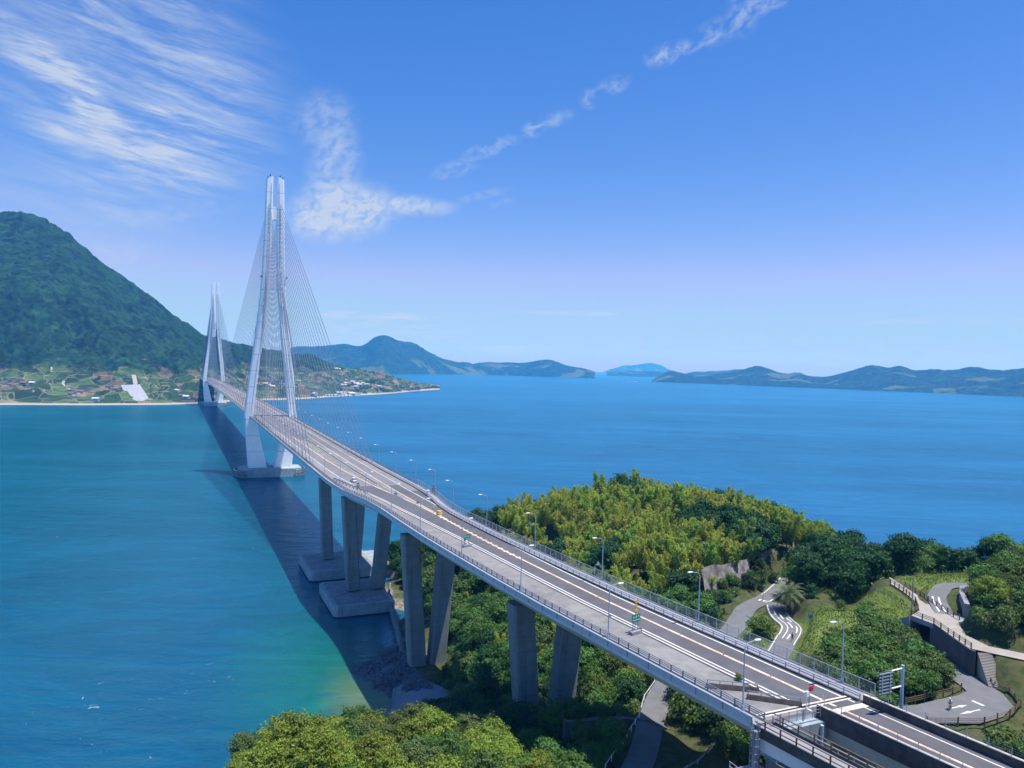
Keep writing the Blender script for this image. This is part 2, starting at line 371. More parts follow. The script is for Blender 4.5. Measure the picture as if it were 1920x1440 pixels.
# ---------------------------------------------------------------- far land
def hillmat(name, forest=(.004, .018, .009), forest2=(.012, .038, .015), farm=False, fz=70., patchy=.0):
    m_, b, p = principled(name)
    g = b.n('ShaderNodeNewGeometry').outputs['Position']; sp = b.n('ShaderNodeSeparateXYZ'); b.put(sp.inputs[0], g)
    f = b.ramp(b.noise(g, .035, 6, .7), .35, .68); col = b.mix(f, forest+(1,), forest2+(1,))
    vo = b.n('ShaderNodeTexVoronoi'); b.put(vo.inputs['Vector'], g); vo.inputs['Scale'].default_value = .11
    sv = b.n('ShaderNodeSeparateXYZ'); b.put(sv.inputs[0], vo.outputs['Color'])
    hsn = b.n('ShaderNodeHueSaturation'); b.put(hsn.inputs['Color'], col); b.put(hsn.inputs['Value'], b.m('ADD', .08, b.m('ADD', b.m('MULTIPLY', sv.outputs[0], 1.5), b.m('MULTIPLY', b.ramp(b.noise(g, .018, 5, .75), .38, .62), 1.0)))); col = hsn.outputs[0]  # random crown tones; the broad dark patches stand in for ridge shading
    zz = b.m('ADD', sp.outputs[2], b.m('MULTIPLY', b.m('SUBTRACT', b.noise(g, .007, 6, .7), .5), 130.))
    if farm:
        v2 = b.n('ShaderNodeTexVoronoi'); mp = b.n('ShaderNodeMapping'); b.put(mp.inputs[0], g); mp.inputs['Scale'].default_value = (.034, .022, .05); mp.inputs['Rotation'].default_value = (0, 0, .4)
        b.put(v2.inputs['Vector'], mp.outputs[0]); v2.inputs['Scale'].default_value = 1.
        s2 = b.n('ShaderNodeSeparateXYZ'); b.put(s2.inputs[0], v2.outputs['Color'])
        cr = b.n('ShaderNodeValToRGB'); cr.color_ramp.interpolation = 'CONSTANT'; e = cr.color_ramp.elements
        e[0].position = 0; e[0].color = (.028, .065, .02, 1); e[1].position = .34; e[1].color = (.055, .11, .03, 1)
        for ps, cc in ((.52, (.018, .045, .018, 1)), (.72, (.13, .10, .065, 1)), (.80, (.075, .13, .04, 1)), (.93, (.20, .14, .09, 1))):
            k = e.new(ps); k.color = cc
        b.put(cr.inputs[0], s2.outputs[0])
        ed = b.n('ShaderNodeTexVoronoi', feature='DISTANCE_TO_EDGE'); b.put(ed.inputs['Vector'], mp.outputs[0]); ed.inputs['Scale'].default_value = 1.
        fc = b.mix(b.m('MULTIPLY', b.ramp(b.noise(g, .05, 5, .7), .52, .6), .8), cr.outputs[0], forest2+(1,))
        mp3 = b.n('ShaderNodeMapping'); b.put(mp3.inputs[0], g); mp3.inputs['Scale'].default_value = (.02, .02, .35)
        terr = b.ramp(b.noise(mp3.outputs[0], 1., 3, .5), .60, .66)
        fc = b.mix(b.m('MULTIPLY', terr, .5), fc, (.34, .28, .21, 1))
        fc = b.mix(b.m('MULTIPLY', b.m('LESS_THAN', ed.outputs[0], .022), .35), fc, (.36, .32, .26, 1))
        col = b.mix(b.m('SUBTRACT', 1., b.ramp(zz, fz-6, fz+6)), col, fc)
    elif patchy:
        k = b.m('MULTIPLY', b.ramp(b.noise(g, .004, 3, .5), .56, .60), b.m('SUBTRACT', 1., b.ramp(zz, 90., 130.)))
        col = b.mix(b.m('MULTIPLY', k, patchy), col, (.15, .21, .07, 1))
    shore = b.m('SUBTRACT', 1., b.ramp(sp.outputs[2], 1.6 if farm else .5, 3.6 if farm else 1.5))
    if farm: col = b.mix(shore, col, (.42, .37, .29, 1))
    b.put(p.inputs['Base Color'], col); p.inputs['Roughness'].default_value = .9; p.inputs['Specular IOR Level'].default_value = .15
    return m_
def cr_interp(x, pts):
    xs, ys = zip(*pts); xs = np.array(xs, float); ys = np.array(ys, float)
    m_ = np.gradient(ys, xs); i = np.clip(np.searchsorted(xs, x)-1, 0, len(xs)-2)
    h = xs[i+1]-xs[i]; t = np.clip((x-xs[i])/h, 0, 1)
    return (2*t**3-3*t**2+1)*ys[i]+(t**3-2*t**2+t)*h*m_[i]+(-2*t**3+3*t**2)*ys[i+1]+(t**3-t**2)*h*m_[i+1]
def brg(x, y=690.):                                           # compass bearing (tangent) of a feature surveyed in the view
    d = Fv + RX*((x-960)/1421) - UY*((y-720)/1421); return d.x/d.y
def hgt(x, y, D):
    d = Fv + RX*((x-960)/1421) - UY*((y-720)/1421); return CAMH+D*d.z/d.y + D*D/(2*RE)

# the big island across the strait
SHORE = [(brg(a, b_), D) for a, b_, D in ((-700, 760, 900), (-300, 760, 1120), (0, 758, 1262), (200, 757, 1330), (370, 752, 1440), (470, 748, 1600), (560, 743, 1700), (640, 738, 1900), (740, 733, 2180), (780, 731, 2380), (830, 728, 2600))]
RIDGE = [(a, b_, D) for a, b_, D in ((-700, 560, 1800), (-420, 470, 1950), (-200, 425, 2050), (-60, 400, 2100), (0, 402, 2120), (45, 404, 2120), (90, 419, 2120), (120, 440, 2120), (170, 478, 2120), (240, 529, 2130),
         (300, 576, 2150), (350, 613, 2180), (385, 638, 2220), (420, 645, 2280), (470, 656, 2350), (520, 664, 2400), (560, 672, 2450), (600, 683, 2480), (640, 693, 2520), (690, 699, 2560), (715, 701, 2580), (750, 711, 2600), (775, 721, 2640), (800, 729.5, 2680), (830, 730, 2700))]
def main_island():
    t = np.linspace(brg(-700), brg(826), 1150)
    sD = cr_interp(t, SHORE); rt = [brg(a, b_) for a, b_, D in RIDGE]
    rD = cr_interp(t, list(zip(rt, [D for a, b_, D in RIDGE]))); rZ = cr_interp(t, [(q, max(1., hgt(a, b_, D)-5)) for q, (a, b_, D) in zip(rt, RIDGE)])
    s = np.concatenate([np.linspace(-.03, .25, 70), np.linspace(.25, 1.0, 200)[1:], np.linspace(1., 1.9, 40)[1:]])
    T, S = np.meshgrid(t, s, indexing='ij'); sd_ = sD[:, None]; rd = rD[:, None]; rz = rZ[:, None]
    Dp = sd_+(rd-sd_)*S; X = T*Dp; Y = Dp*np.ones_like(T)
    inl = np.clip(S, 0, None)
    terr = np.minimum(rz*.8, 4+62*np.clip(inl/.42, 0, 1)**1.05) # terraced lower slope
    up = rz*np.clip(inl, 0, 1)**.95
    k = np.clip((inl-.22)/.34, 0, 1); k = k*k*(3-2*k)
    low = np.where(rz > 150, terr*np.clip(inl/.06, 0, 1), up*np.clip(inl/.04, 0, 1)); wt = np.clip((rz-110)/80, 0, 1)
    low = wt*terr+(1-wt)*up
    Z = low*(1-k)+np.maximum(up, 0)*k
    Z = np.where(S > 1, rz*np.cos(np.clip((S-1)/.9, 0, 1)*pi/2)**1.2, Z)
    env = np.clip(np.minimum(inl*4, 1), 0, 1)*np.clip(rz/60, .1, 1)
    gul = fbm(X+.3*Y, Y*.3, 190, 21, 4)
    Z = Z+env*(gul*120*np.clip(1-abs(inl-1)*0, 0, 1)*(1-np.exp(-((inl-1)/.10)**2)))
    # forest crowns everywhere above the fields, hedges and groves below
    fz = 66+70*fbm(X, Y, 200, 5, 3)
    grove = np.clip((fbm(X, Y, 60, 9, 3)+.03)*12, 0, 1)
    f = np.clip((Z-fz)/8+.5, 0, 1); f = np.maximum(f, grove*.9); f = np.maximum(f, (rz < 150)*.0)
    f = f*np.clip((inl-.012)/.02, 0, 1)
    Z = Z+f*(domes(X, Y, 13, 3)*9+domes(X, Y, 34, 4)*11+fbm(X, Y, 70, 8, 3)*20)
    Z = np.where(inl <= 0, -1.5, Z*1.0+.3)
    Z = Z + (np.clip(inl/.012, 0, 1)*1.6)*(inl > 0)*(1-f)
    o = grid_mesh('island_hills', np.stack([X, Y, Z+drop(X, Y)], -1), hillmat('far_hillside', farm=True, fz=62), smooth=True)
    tag(o, kind='structure')
    return t, sD, rD, rZ
_isl = main_island()

def far_island(name, pts, base, D0, D1, mtl, n=500, seed=1, amp=.05, fz=9.):
    """pts: ridge (x,y) surveyed outline; the ridge stands at depth D1, the shore at D0 (functions of x)"""
    xs = np.linspace(pts[0][0], pts[-1][0], n); ys = cr_interp(xs, pts)
    t = np.array([brg(a, b_) for a, b_ in zip(xs, ys)])
    d1 = np.interp(xs, *zip(*D1)); d0 = np.interp(xs, *zip(*D0))
    rz = np.array([max(.5, hgt(a, b_, D)) for a, b_, D in zip(xs, ys, d1)])
    s = np.concatenate([np.linspace(-.04, 1, 60), np.linspace(1, 2, 16)[1:]])
    T, S = np.meshgrid(t, s, indexing='ij'); Dp = d0[:, None]+(d1-d0)[:, None]*S; X = T*Dp; Y = Dp*np.ones_like(T)
    r = rz[:, None]; Z = r*np.sin(np.clip(S, 0, 1)*pi/2)**.85; Z = np.where(S > 1, r*np.cos(np.clip(S-1, 0, 1)*pi/2), Z)
    g1 = fbm(X, Y, 420, seed, 5); bump = np.exp(-((S-1)/.12)**2)
    Z = Z*(1+g1*1.1*(1-bump)) + np.clip(S*12, 0, 1)*(domes(X, Y, 22, seed+3)*fz*.7+fbm(X, Y, 60, seed+5, 2)*fz)*np.clip(r/30, .1, 1)
    Z = np.where(S <= 0, -2., Z+.5)
    o = grid_mesh(name, np.stack([X, Y, Z+drop(X, Y)], -1), mtl); tag(o, kind='structure')
hm = hillmat('distant_hills', (.005, .020, .010), (.014, .036, .016), patchy=.35)
far_island('distant_cone_island', [(500, 664), (548, 657), (600, 655), (640, 651), (680, 649), (700, 637), (715, 629.5), (728, 631), (745, 639), (775, 644), (800, 658), (822, 672), (850, 681), (885, 686), (900, 694)],
           None, [(500, 5600), (720, 5600), (900, 6800)], [(500, 6900), (720, 6600), (900, 7300)], hm, seed=31)
far_island('distant_low_island', [(855, 694), (880, 685), (910, 680), (935, 681), (960, 680), (985, 681), (1010, 677), (1030, 676), (1050, 682), (1075, 690), (1098, 694), (1116, 698)],
           None, [(855, 6900), (1116, 6500)], [(855, 7600), (1116, 6900)], hm, seed=41)
far_island('faint_horizon_island', [(1128, 699), (1150, 692), (1180, 687), (1205, 683), (1222, 682), (1240, 688), (1262, 696), (1275, 699)],
           None, [(1128, 15500), (1275, 15500)], [(1128, 17000), (1275, 17000)], hm, seed=51, fz=14)
far_island('low_horizon_islet', [(1138, 699.5), (1160, 697), (1180, 697), (1200, 698), (1225, 697), (1250, 699), (1262, 701)],
           None, [(1138, 9300), (1262, 9300)], [(1138, 9900), (1262, 9900)], hm, seed=61, n=200)
far_island('hill_strip_behind', [(1270, 706), (1300, 699), (1345, 699), (1390, 696), (1440, 700), (1480, 706)],
           None, [(1270, 8200), (1480, 8000)], [(1270, 9000), (1480, 9000)], hm, seed=71, n=200)
far_island('long_right_island', [(1222, 713.5), (1240, 704), (1258, 697), (1275, 700), (1292, 704), (1312, 707), (1345, 704), (1385, 698), (1420, 691.5), (1440, 696), (1470, 703), (1495, 701), (1520, 708), (1545, 710),
           (1580, 703), (1610, 692), (1632, 686), (1660, 690), (1692, 688), (1712, 696), (1745, 698), (1790, 700), (1825, 695), (1855, 698), (1890, 697), (1925, 690), (1990, 684), (2080, 676), (2200, 680), (2400, 700)],
           None, [(1222, 5500), (1500, 4700), (1900, 3850), (2400, 3300)], [(1222, 6000), (1350, 6000), (1640, 5800), (1900, 5000), (2400, 4600)], hm, n=900, seed=81)
# ================================================================ the bridge
def ip(tab): 
    xs, ys = zip(*tab); return lambda u: float(np.interp(u, xs, ys))
zd = ip([(-640, 45.6), (-530, 45.4), (-480, 45.1), (-440, 44.9), (-400, 44.5), (-370, 43.9), (-340, 43.3), (-290, 43.0), (-200, 43.4), (0, 44.7), (200, 45.5), (445, 45.9), (700, 45.4), (900, 44.5), (1210, 42)])
_cx = [-600, -560, -530, -515, -500, -480, -460, -440, -420, -400, -370, -340, -290, 0, 1300]; _cy = [16, 11.2, 7.4, 5.9, 4.4, 2.5, 1.1, 0, -.8, -1.1, -.8, -.3, 0, 0, 0]
cc = ip(list(zip(_cx, _cy)))
hw = ip([(-640, 10.5), (-378, 10.5), (-365, 11.2), (-352, 12.8), (-340, 14.3), (-325, 15.2), (-310, 15.4), (1300, 15.4)])
hwR = ip([(-640, 10.5), (-392, 10.5), (-378, 11.4), (-362, 13.6), (-350, 14.8), (-335, 15.4), (1300, 15.4)])
def st(a, b): 
    l = [a]; 
    while l[-1] < b-1e-6:
        u = l[-1]; l.append(min(b, u+(2.5 if u < -280 else 12 if u < 200 else 40)))
    return l
def ribbon(mb, a, b, v1, v2, dz=0., fz=None, n=None):
    us = st(a, b) if n is None else list(np.linspace(a, b, n)); f = lambda q, u: q(u) if callable(q) else q
    vs = []
    for u in us: z = zd(u)+dz; vs += [W(u, f(v1, u), z), W(u, f(v2, u), z)]
    mb.add(vs, [(2*i, 2*i+1, 2*i+3, 2*i+2) for i in range(len(us)-1)])
def beam(mb, a, b, prof, us=None):
    """prof(u): ring of (v, z above road), swept along the bridge"""
    us = us or st(a, b)
    mb.loft([[W(u, v, zd(u)+z) for v, z in prof(u)] for u in us])
def rel(q): return lambda u: cc(u)+q
def rect(v1, v2, z1, z2):
    f = lambda q, u: q(u) if callable(q) else q
    return lambda u: [(f(v1, u), z1), (f(v2, u), z1), (f(v2, u), z2), (f(v1, u), z2)]

JU = -330.                                                   # where the approach viaduct meets the cable-stayed girder
cable_bridge = empty('cable_stayed_bridge', 'long white cable-stayed road bridge with two twin-legged pylons across the strait', 'bridge', W(0, 0, 0))
via = empty('approach_viaduct', 'concrete viaduct on V-shaped piers between the wooded hill and the cable-stayed bridge', 'viaduct', W(-430, 0, 0))
def P(o, root): o.parent = root; o.matrix_parent_inverse = Matrix.Translation(root.location).inverted(); return o
LEFT = lambda u: cc(u)-hw(u); RIGHT = lambda u: cc(u)+hwR(u)
def deck(root, a, b, near):
    m = MB(); beam(m, a, b, (lambda u: [(LEFT(u), -.05), (LEFT(u), -.55), (LEFT(u)+3.0, -2.9), (RIGHT(u)-3.0, -2.9), (RIGHT(u), -.55), (RIGHT(u), -.05)]))
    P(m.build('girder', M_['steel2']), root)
    m = MB(); ribbon(m, a, b, lambda u: LEFT(u)+2.0, lambda u: RIGHT(u)-2.9, 0)
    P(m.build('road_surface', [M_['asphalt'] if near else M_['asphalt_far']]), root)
    m = MB(); ribbon(m, a, b, lambda u: LEFT(u)+.05, lambda u: LEFT(u)+1.9, .12); ribbon(m, a, b, lambda u: RIGHT(u)-2.75, lambda u: RIGHT(u)-.1, .14)
    P(m.build('walkway', M_['walk']), root)
deck(via, -530, JU, True); deck(cable_bridge, JU, 1215, False)
# road markings (tables of v along u)
wl = ip([(-600, 7.), (-530, 7.4-.7), (-515, 5.2), (-500, 3.8), (-480, 1.9), (-460, .5), (-440, -.7), (-420, -1.9), (-400, -3.3), (-380, -4.5), (-361, -5.4), (-344, -6.8), (-306, -8.7), (-280, -9.1), (0, -9.4), (1300, -9.4)])
ol = ip([(-600, 0), (-530, 10.7), (-515, 9.2), (-500, 7.7), (-480, 5.8), (-460, 4.5), (-440, 3.3), (-420, 2.7), (-400, 2.4), (-373, 2.2), (-353, .9), (-331, -1.0), (-294, -2.9), (-258, -4.2), (-180, -4.5)])
orr = ip([(-400, 2.9), (-370, 3.2), (-340, 3.6), (-300, 4.0), (-250, 4.3), (-180, 4.5)])
wr = ip([(-600, 0), (-530, 14.0), (-515, 12.5), (-500, 11.0), (-480, 9.1), (-460, 7.9), (-440, 7.1), (-400, 7.0), (-370, 7.6), (-340, 8.3), (-300, 8.8), (0, 9.1), (1300, 9.1)])
def off(f, d): return lambda u: f(u)+d
m = MB(); ribbon(m, -529.6, JU, off(wl, -.14), off(wl, .14), .018); ribbon(m, -529.6, JU, off(wr, -.13), off(wr, .13), .018); P(m.build('edge_line', M_['line']), via)
m = MB(); ribbon(m, JU, 1210, off(wl, -.14), off(wl, .14), .018); ribbon(m, JU, 1210, off(wr, -.13), off(wr, .13), .018)
ribbon(m, -150, 1210, -5.1, -4.95, .018); ribbon(m, -150, 1210, 5.0, 5.15, .018); P(m.build('edge_line', M_['line']), cable_bridge)
m = MB(); ribbon(m, -529.6, JU, off(ol, -.24), off(ol, .24), .02); ribbon(m, -400, JU, off(orr, -.17), off(orr, .17), .02)
for i in range(34):                                          # ladder hatching where the two centre lines close up
    u = -396-i*1.55
    if i % 2 == 0: ribbon(m, u-.8, u, off(ol, -.55), off(ol, .65), .024, n=2)
P(m.build('centre_line', M_['orange']), via)
m = MB(); ribbon(m, JU, -150, off(ol, -.2), off(ol, .2), .02); ribbon(m, JU, -150, off(orr, -.17), off(orr, .17), .02)
P(m.build('centre_line', M_['orange']), cable_bridge)
# pale closed strip between the two centre lines
m = MB(); ribbon(m, -394, JU, off(ol, .3), off(orr, -.25), .010); P(m.build('closed_strip', M_['apron']), via)
m = MB(); ribbon(m, JU, -170, off(ol, .3), off(orr, -.25), .010); P(m.build('closed_strip', M_['apron']), cable_bridge)
# unused lane area and its white kerb
kb = lambda u: wl(u)-1.35
m = MB(); ribbon(m, -529.5, JU-2, rel(-8.6) , off(kb, -.15), .03); apron = m
ap = MB(); us = [u for u in st(-529.5, -345)]
vs = [];
for u in us: z = zd(u)+.03; vs += [W(u, LEFT(u)+2.05, z), W(u, max(kb(u)-.1, LEFT(u)+2.1), z)]
ap.add(vs, [(2*i, 2*i+1, 2*i+3, 2*i+2) for i in range(len(us)-1)]); P(ap.build('unused_lane_surface', M_['apron']), via)
m = MB(); beam(m, -527, -352, rect(off(kb, -.02), off(kb, .34), .02, .22)); P(m.build('lane_kerb', M_['kerb']), via)
m = MB(); ribbon(m, -353, JU, lambda u: LEFT(u)+2.1, lambda u: wl(u)-.5, .012); ribbon(m, -345, JU, lambda u: wr(u)+.4, lambda u: RIGHT(u)-3.0, .012); P(m.build('hard_shoulder', M_['apron']), via)
m = MB(); ribbon(m, JU, 1210, lambda u: LEFT(u)+2.6, lambda u: wl(u)-.5, .012); ribbon(m, JU, 1210, lambda u: wr(u)+.4, lambda u: RIGHT(u)-3.6, .012); P(m.build('hard_shoulder', M_['apron']), cable_bridge)
# median rail on the main bridge
m = MB(); beam(m, -385, JU, rect(.9, 1.15, .0, .12)); ribbon(m, -385, JU, .7, 1.35, .03)
P(m.build('median_rail', M_['rail']), via)
m = MB(); beam(m, JU, 1210, rect(-.35, .35, .0, .14)); P(m.build('median_kerb', M_['kerb']), cable_bridge)
m = MB(); 
for z_ in (.45, .75): beam(m, JU, 1210, rect(-.10, .10, z_, z_+.18))
u = JU
while u < 1000:
    m.box(W(u, 0, zd(u)+.4), (.14, .14, .8), TH); u += 4 if u < 0 else 16
P(m.build('median_rail', M_['rail']), cable_bridge)

def railing(root, name, a, b, vf, h, bars, step, mtl, post=.12, base=None, arm=0., bw=.05, bh=.06):
    m = MB()
    for z_ in bars:
        if bh < .05:
            us = st(a, b); m.tube([W(u, vf(u), zd(u)+z_) for u in us], bh, 4)
        else: beam(m, a, b, rect(off(vf, -bw/2), off(vf, bw/2), z_-bh/2, z_+bh/2))
    u = a
    while u <= b:
        m.box(W(u, vf(u), zd(u)+h/2), (post, post, h), TH); u += step*(1 if u < -250 else 2 if u < 0 else 5)
    if base: beam(m, a, b, rect(off(vf, -base[0]), off(vf, base[0]), .0, base[1]))
    o = m.build(name, mtl); return P(o, root)
LR = lambda u: LEFT(u)+1.95; RRl = lambda u: RIGHT(u)-2.85; LO = lambda u: LEFT(u)+.08; RO = lambda u: RIGHT(u)-.08
for root, a, b in ((via, -529.5, JU), (cable_bridge, JU, 1212)):
    # near side: railing with three bars on a low kerb, and a light parapet panel outside the walkway
    railing(root, 'guard_rail', a, b, LR, 1.12, (.52, .78, 1.06), 2.4, M_['rail'], .15, (.20, .22), bw=.10, bh=.09)
    m = MB(); beam(m, a, b, rect(LEFT, off(LEFT, .09), -.10, .82)); u = a; m.m = 1
    while u < min(b, 100): m.box(W(u, LEFT(u)-.03, zd(u)+.36), (.05, .12, .90), TH); u += 4.8
    pan = P(m.build('parapet_panel', [M_['panel'], M_['rail']]), root)
    m = MB(); beam(m, a, b, rect(off(LEFT, -.06), off(LEFT, .16), .823, .90)); P(m.build('parapet_cap', M_['rail_lt']), root)
    # far side: guard rail, walkway, tall mesh fence
    railing(root, 'guard_rail', a, b, RRl, 1.0, (.6, .95), 2.4, M_['rail_lt'], .13, (.20, .25), bw=.14, bh=.13)
    m = MB(); beam(m, a, b, rect(off(RRl, -.42), off(RRl, -.22), .0, .28)); P(m.build('kerb', M_['brownconc']), root)
    fence_b = b if root is via else b
    railing(root, 'mesh_fence', a, fence_b, RO, 1.85 if root is via else 1.35, (1.85,) if root is via else (.45, .75, 1.05, 1.32), 2.4, M_['rail_lt'] if root is via else M_['rail'], .09, (.07, .22), bw=.07, bh=.07)
# fine wires of the tall fence
m = MB()
for k in range(9):
    us = st(-529.5, JU); m.tube([W(u, RO(u)-.02, zd(u)+.35+k*.165) for u in us], .013, 3)
u = -529.5
while u < JU: m.tube([W(u, RO(u)-.02, zd(u)+.3), W(u, RO(u)-.02, zd(u)+1.83)], .011, 3); u += .30
P(m.build('fence_wire', M_['rail_lt']), via)
# steel expansion joints across the road
for root, u in ((via, -528.7), (via, -528.0), (cable_bridge, JU+1.5)):
    m = MB(); ribbon(m, u, u+.35, lambda q: LEFT(q)+2.2 if root is cable_bridge else cc(q)-8.3, lambda q: RIGHT(q)-3.0, .05, n=2); P(m.build('expansion_joint', M_['kerb']), root)
m = MB(); ribbon(m, -528.33, -528.02, lambda q: cc(q)-8.3, lambda q: RIGHT(q)-3.0, .052, n=2); P(m.build('expansion_gap', M_['dark']), via)
m = MB(); ribbon(m, JU+1.9, JU+2.3, lambda q: LEFT(q)+2.2, lambda q: RIGHT(q)-3.0, .045, n=2); P(m.build('expansion_gap', M_['dark']), cable_bridge)

# piers of the viaduct: pairs of slanted legs on a footing
def leg(mb, u, vb, zb, vt, zt, w=4.7, d=4.2, taper=.0):
    for (a0, a1, d0) in ((-w/2, w/2, d),):
        rings = []
        for v, z, k in ((vb, zb, 1), (vt, zt, 1+taper)):
            W2 = w/2*k; D2 = d/2*k; c_ = .45
            pts = [(-W2, -D2+c_), (-W2+c_, -D2), (W2-c_, -D2), (W2, -D2+c_), (W2, D2-c_), (W2-c_, D2), (-W2+c_, D2), (-W2, D2-c_)]
            rings.append([W(u+q, v+p, z) for p, q in pts])
        mb.loft(rings)
def recess(mb, u, vb, zb, vt, zt, w, d):                     # proud vertical rib on the outer faces of a leg
    mb.loft([[W(u-d/2-.12, v+a, z) for a in (-.18, .18)]+[W(u-d/2+.3, v+a, z) for a in (.18, -.18)] for v, z in ((vb-w*.27, zb), (vt-w*.27, zt))])
def pier(u, L, R, zb, zt, foot, root, w=4.7):
    pr = empty('pier', None, None, W(u, 0, 0)); P(pr, root)
    for (vb, vt) in (L, R):
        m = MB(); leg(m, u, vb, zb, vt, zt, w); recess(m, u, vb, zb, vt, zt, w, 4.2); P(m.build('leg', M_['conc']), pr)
    if foot:
        v0, v1, u0, u1, h, ch = foot; m = MB()
        pts = [(v0, u0+ch), (v0+ch, u0), (v1, u0), (v1, u1), (v0+ch, u1), (v0, u1-ch)]
        m.loft([[W(q, p, z) for p, q in pts] for z in (-4, h-.35)])
        ins = [(v0+.35, u0+ch+.3), (v0+ch+.3, u0+.35), (v1-.35, u0+.35), (v1-.35, u1-.35), (v0+ch+.3, u1-.35), (v0+.35, u1-ch-.3)]
        m.loft([[W(q, p, z) for p, q in pts] for z in (h-.35, h)])
        P(m.build('footing', M_['footing']), pr)
        m = MB(); m.loft([[W(q+(.12 if q > (u0+u1)/2 else -.12), p+(.12 if p > (v0+v1)/2 else -.12), z) for p, q in pts] for z in (-1, .45)]); P(m.build('tide_band', M_['dark']), pr)
        m = MB(); m.loft([[W(q, p, z) for p, q in [(v0+1.3, u0+ch+.6), (v0+ch+.9, u0+1.3), (v1-1.3, u0+1.3), (v1-1.3, u1-1.3), (v0+ch+.9, u1-1.3), (v0+1.3, u1-ch-.6)]] for z in (h, h+.12)]); P(m.build('footing_top', M_['stone']), pr)
    return pr
pier(-279, (-7.6, -9.4), (4.2, 6.0), 4.9, 38.8, (-17.5, 10.0, -296, -267, 4.3, 1.3), cable_bridge)
pier(-326, (-6.9, -9.4), (2.2, 5.0), 4.9, 38.9, (-16.8, 4.4, -342, -312, 4.3, 1.3), via)
pier(-396, (-3.9, -6.9), (1.8, 4.6), 3.0, 40.2, None, via)
pier(-464, (-1.3, -4.0), (5.3, 8.0), 11.0, 40.9, None, via, 4.5)
pier(-531.5, (1.6, 1.0), (11.6, 12.0), 20.0, 41.0, None, via, 4.2)

